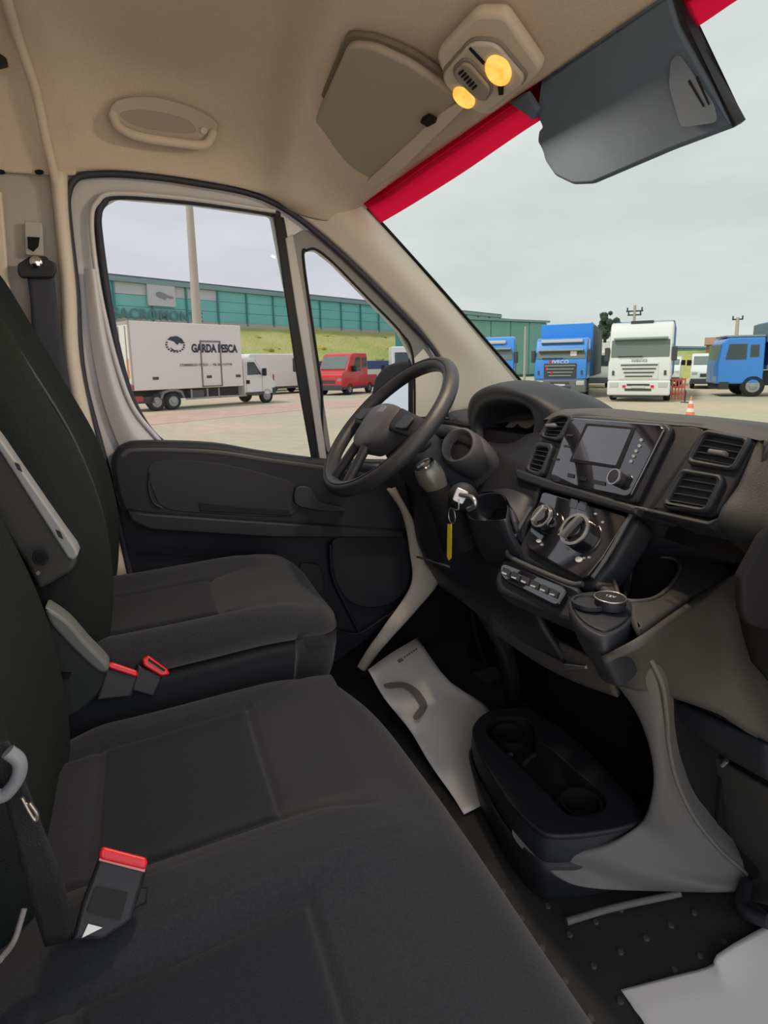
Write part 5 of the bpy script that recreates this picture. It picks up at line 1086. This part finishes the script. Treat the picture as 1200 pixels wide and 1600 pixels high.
# barrier, cone
br = thing('barrier', 'red plastic mesh barrier beside the white lorry', 'barrier', G(1055, 624))
bp_ = Plane(G(1055, 624), (G(1066, 624)-G(1044, 624)), (-.7, -.7, 0))
ORG = mat('barrier red', (.95, .22, .14), .6)
g0, g1 = bp_.uv(1045, 624)[0], bp_.uv(1069, 624)[0]
for k in range(6): u = g0+(g1-g0)*k/5; plate2('barrier_post', bp_, [[(u-.03, 0), (u+.03, 0), (u+.03, .95), (u-.03, .95)]], .04, ORG, br)
for z in (.25, .55, .9): plate2('barrier_rail', bp_, [[(g0, z-.04), (g1, z-.04), (g1, z+.04), (g0, z+.04)]], .05, ORG, br)
def cone(p, sc_=1.0, lab=None, cat='cone'):
    c = thing('traffic_cone', lab, cat, p); b_ = Matrix.Translation(p) @ Matrix.Diagonal((sc_, sc_, sc_, 1))
    bm = bmesh.new(); boxm(bm, -.2, .2, -.2, .2, 0, .04); bmobj('cone_base', bm, ORG, c, mw=b_, bevel=.01)
    OR2 = mat('cone orange', (.90, .26, .10), .5); WB = mat('cone white', (.85, .82, .78), .5)
    for (a, b2, ra, rb2, m) in ((.04, .2, .15, .12, OR2), (.2, .32, .12, .095, WB), (.32, .46, .095, .065, OR2), (.46, .56, .065, .045, WB), (.56, .7, .045, .02, OR2)):
        lathe('cone_band', [(ra, a), (rb2, b2)], b_, m, c, 18)
    return c
cone(G(1078, 653), .95, 'orange and white traffic cone on the asphalt above the dashboard')
# small post stand beside barrier
st_ = thing('post_stand', 'small dark post stand on the ground beside the barrier', 'stand', G(1072, 628))
tube('post', [G(1070, 628), G(1070, 628)+Vector((0, 0, .5))], .03, CHAS, st_); tube('foot', [G(1064, 629), G(1078, 630)], .04, CHAS, st_)

# ---- bank and hall
dW = Vector((.90, .436, 0)).normalized(); nW = Vector((dW.y, -dW.x, 0))     # towards us
# base of the wall at distance
wb0 = CAM+ray(333, 507)*66; zb = wb0.z; hb = (CAM+ray(333, 449)*66).z-zb
def WPt(s, off=0, z=0): q = wb0+dW*s+nW*off; return Vector((q.x, q.y, z))
bankm = mat('bank grass', (.36, .40, .10), .95, c2=(.50, .45, .17), nscale=.25, bump=.8, bscale=3, bdist=.3)
rows = []
random.seed(3)
vs_ = []; fs = []; nx, ny = 90, 14
for i in range(nx+1):
    s = -60+190*i/nx
    for j in range(ny+1):
        t = j/ny; z = GZ+(zb-GZ+.3)*(1-t)**1.1; q = WPt(s, -1.0+17*t)
        vs_.append(Vector((q.x, q.y, z+random.uniform(-.12, .12)*(0 < t < 1))))
for i in range(nx):
    for j in range(ny): fs.append((i*(ny+1)+j, (i+1)*(ny+1)+j, (i+1)*(ny+1)+j+1, i*(ny+1)+j+1))
bk = mesh('grass_bank', vs_, fs, bankm, None, True); tag(bk, 'yellow green grass bank below the teal hall', 'bank', kind='stuff')
for k in range(90):
    s = random.uniform(-10, 95); t = random.uniform(.05, .7); q = WPt(s, -1+17*t, GZ+(zb-GZ)*(1-t)**1.1); r = random.uniform(.25, .7)
    bm = bmesh.new(); bmesh.ops.create_icosphere(bm, subdivisions=1, radius=r)
    for v in bm.verts: v.co *= random.uniform(.7, 1.2); v.co.z *= .6
    if k == 0: bmk = bmesh.new()
    me = bpy.data.meshes.new('t'); bmesh.ops.translate(bm, verts=bm.verts, vec=q); bm.to_mesh(me); bmk.from_mesh(me); bpy.data.meshes.remove(me); bm.free()
so = bmobj('grass_tufts', bmk, mat('tuft', (.20, .28, .04), .95, c2=(.45, .38, .08), nscale=.4), bk); so['kind'] = 'stuff'
hall = thing('industrial_hall', 'long teal clad hall with a flat roof edge on the bank', 'building', WPt(0, 0, zb))
TEAL = mat('teal cladding', (.16, .50, .49), .6, c2=(.20, .55, .54), nscale=.5); TEALD = mat('teal joint', (.05, .25, .25), .6)
mwH = Matrix((dW, -nW, Vector((0, 0, 1)))).transposed().to_4x4(); mwH.translation = Vector((wb0.x, wb0.y, zb))
mwH = Matrix.Translation((wb0.x, wb0.y, zb)) @ Matrix.Rotation(atan2(dW.y, dW.x), 4, 'Z')
def hbox(name, m, *bs, parent=None, bevel=0):
    bm = bmesh.new()
    for q in bs: boxm(bm, *q)
    return bmobj(name, bm, m, parent or hall, mw=mwH, bevel=bevel)
# local: x along, y away from us
hbox('core', TEALD, (-40, 60, .25, 12, -.2, hb))
hbox('plinth', mat('plinth', (.45, .44, .40), .8), (-40, 60, -.1, .3, -.5, .25))
hbox('roof_edge', mat('roof edge', (.22, .33, .36), .5), (-40, 60, -.35, .5, hb-.25, hb+.35), (-40, 60, -.35, 12, hb+.2, hb+.35))
PB = mat('pale band', (.55, .56, .62), .6)
xs_ = -40; k = 0
while xs_ < 60:
    w = 3.7
    for r in range(3):
        zz0, zz1 = .25+(hb-.5)*r/3, .25+(hb-.5)*(r+1)/3
        m = PB if (r == 2 and -14 < xs_ < 0) else TEAL
        hbox('cladding_panel', m, (xs_+.07, xs_+w-.07, -.0 if True else 0, .3, zz0+.02, zz1-.02))
    hbox('post', TEALD, (xs_-.09, xs_+.09, -.18, .1, 0, hb-.2)); xs_ += w
def hx(px): # local x along the wall of a pixel column
    d = ray(px, 470); n = nW; t_ = (wb0-CAM).dot(n)/d.dot(n); return (CAM+d*t_-wb0).dot(dW)
x0, x1 = hx(229), hx(272)
hbox('sign_board', mat('sign board', (.56, .56, .63), .6), (x0, x1, -.30, -.1, hb*.40, hb*.97))
SG = mat('sign print', (.25, .25, .30), .7)
mwS = mwH @ Matrix.Translation(((x0+x1)/2+.3, -.32, hb*.66)) @ Matrix.Rotation(radians(90), 4, 'X')
cu = bpy.data.curves.new('sign_mark', 'CURVE'); cu.dimensions = '2D'; cu.fill_mode = 'BOTH'; sp = cu.splines.new('POLY')
lpp = [(-1.1, .35), (-.6, .5), (.0, .35), (.5, .1), (1.1, .0), (1.2, -.2), (.7, -.3), (.3, -.15), (.0, -.5), (-.3, -.3), (-.8, -.25), (-1.1, 0)]; sp.points.add(len(lpp)-1)
for i, q in enumerate(lpp): sp.points[i].co = (q[0]*.8, q[1]*.8, 0, 1)
sp.use_cyclic_u = True; cu.extrude = .01; link('sign_mark', cu, SG, hall, mwS)
text('wall_lettering', 'SACROMONTE', 1.35, mat('wall print', (.10, .22, .24), .7), mwH @ Matrix.Translation(((hx(190)+hx(300))/2, -.20, hb*.16)) @ Matrix.Rotation(radians(90), 4, 'X'), hall, .02, .03, 1.05)
# second hall, seen through the windscreen
def hall2(name, label, a, b, dist, ztop, zlow, depth=10):
    pa_, pb_ = ray(*a), ray(*b); A_ = CAM+pa_*(dist[0]/Vector((pa_.x, pa_.y, 0)).length); B2_ = CAM+pb_*(dist[1]/Vector((pb_.x, pb_.y, 0)).length)
    d = B2_-A_; L_ = Vector((d.x, d.y, 0)).length; top = (A_.z+B2_.z)/2
    h = thing(name, label, 'building', (A_.x, A_.y, GZ), atan2(d.y, d.x)); mw = WM[h.name]
    T3 = mat('pale teal cladding', (.16, .38, .34), .6, c2=(.20, .43, .39), nscale=.4)
    def hb_(nm, m, *bs):
        bm = bmesh.new()
        for q in bs: boxm(bm, *q)
        return bmobj(nm, bm, m, h, mw=mw)
    tz = top-GZ
    hb_('core', TEALD, (0, L_, .25, depth, 0, tz-.1)); hb_('roof_edge', mat('roof edge', (.22, .33, .36), .5), (-.2, L_+.2, -.3, depth, tz-.25, tz))
    k = int(L_/4)+1
    for i in range(k): hb_('cladding_panel', T3, (L_*i/k+.06, L_*(i+1)/k-.06, 0, .3, .3, tz-.3))
    return h, mw, L_, tz
hall2('industrial_hall', 'pale teal hall behind the blue lorries', (700, 489), (855, 506), (66, 78), 0, 0)
hall2('industrial_hall', 'low teal hall stretching behind the small white vans', (1046, 527), (1260, 553), (78, 120), 0, 0)
# bank on the right below that hall
vs_ = []; fs = []
for i in range(41):
    for j in range(7):
        px = 1030+6*i; y = [566, 562, 558, 554, 551, 549, 549][j]; d = ray(px, y); dd = [60, 62, 64, 66, 68, 70, 74][j]; q = CAM+d*(dd/Vector((d.x, d.y, 0)).length); q.z = max(q.z, GZ)+random.uniform(-.1, .1); 
        if j == 0: q.z = GZ
        vs_.append(q)
for i in range(40):
    for j in range(6): fs.append((i*7+j, (i+1)*7+j, (i+1)*7+j+1, i*7+j+1))
b2_ = mesh('grass_bank', vs_, fs, bankm, None, True); tag(b2_, 'dry grass strip at the foot of the low teal hall', 'bank', kind='stuff')
# poles
def pole(name, label, base, h, r0, r1, arms=()):
    p = thing(name, label, 'pole', base); lathe('shaft', [(r0, 0), (r1, h)], Matrix.Translation(base), mat('pole concrete', (.50, .45, .38), .8), p, 14)
    for (z, w) in arms:
        a = CAM-base; sdir = Vector((-a.y, a.x, 0)).normalized()
        tube('crossarm', [base+sdir*w+Vector((0, 0, z)), base-sdir*w+Vector((0, 0, z))], .05, CHAS, p)
        for q in (-1, 1): tube('insulator', [base+sdir*w*q*.85+Vector((0, 0, z)), base+sdir*w*q*.85+Vector((0, 0, z+.25))], .05, CHAS, p)
    return p
pb_ = CAM+ray(312, 565)*40; pb_.z = GZ
pole('utility_pole', 'tall pale concrete pole behind the box truck', pb_, 20, .34, .14, ((7.6-.9, .25),))
p2 = CAM+ray(988, 560)*45; p2.z = GZ; pole('utility_pole', 'thin dark pole with crossarms above the white lorry', p2, (CAM+ray(988, 477)*45).z-GZ, .12, .09, (((CAM+ray(988, 486)*45).z-GZ, .55), ((CAM+ray(988, 492)*45).z-GZ, .45)))
p3 = CAM+ray(1148, 560)*50; p3.z = GZ; pole('utility_pole', 'thin pole with a short top bracket beside the far blue truck', p3, (CAM+ray(1150, 496)*50).z-GZ, .16, .11, (((CAM+ray(1150, 499)*50).z-GZ, .35),))
p4 = CAM+ray(820, 560)*44; p4.z = GZ; pole('lamp_post', 'slim pale lamp post between the two blue lorries', p4, (CAM+ray(820, 510)*44).z-GZ, .10, .07)
# brown scrap heap roof and tree
tr = thing('tree', 'small dark tree top between the blue and white lorries', 'tree', G(948, 600)+Vector((12, 12, 0)))
bq = CAM+ray(946, 513)*62
bm = bmesh.new()
for k in range(60):
    c = bq+Vector((random.gauss(0, .5), random.gauss(0, .5), random.gauss(0, .6))); r = random.uniform(.15, .4)
    bmesh.ops.create_icosphere(bm, subdivisions=1, radius=r, matrix=Matrix.Translation(c))
bmobj('crown', bm, mat('leaf dark', (.04, .07, .05), .9), tr); tube('trunk', [Vector((bq.x, bq.y, GZ)), bq], .15, CHAS, tr)
bh = Veh('brick_shed', 'low brown brick shed behind the far blue truck', 'building', G(1115, 604)+Vector((20, 12.5, 0)), (-.78, -.62))
bh.box('walls', mat('brown brick', (.32, .17, .12), .8), (-5, 0, -3.2, 3.2, 0, 3.3)); bh.prism('roof', mat('shed roof', (.38, .22, .16), .8), [(.3, 3.2), (-2.5, 4.0), (-5.3, 3.2)], -3.4, 3.4)

# ---------------------------------------------------------------- curves and lettering become meshes
bpy.context.view_layer.update()
dg = bpy.context.evaluated_depsgraph_get()
cur = [o for o in bpy.data.objects if o.type in ('CURVE', 'FONT')]
new = {}
for o in cur:
    me = bpy.data.meshes.new_from_object(o.evaluated_get(dg)); new[o.name] = me
repl = {}
for o in cur:
    me = new[o.name]; nm = o.name; mw_b = o.matrix_basis.copy(); pi_ = o.matrix_parent_inverse.copy(); par = o.parent; props = {k: o[k] for k in o.keys()}; kids = list(o.children)
    o.name = 'old_'+nm; n = bpy.data.objects.new(nm, me); col.objects.link(n); n.parent = par; n.matrix_parent_inverse = pi_; n.matrix_basis = mw_b
    for k, v in props.items(): n[k] = v
    if not me.materials: me.materials.append(o.data.materials[0])
    if o.data.dimensions == '3D' and o.type == 'CURVE': me.polygons.foreach_set('use_smooth', [True]*len(me.polygons))
    for c in kids:
        p2_ = c.matrix_parent_inverse.copy(); c.parent = n; c.matrix_parent_inverse = p2_
for o in cur: bpy.data.objects.remove(o)
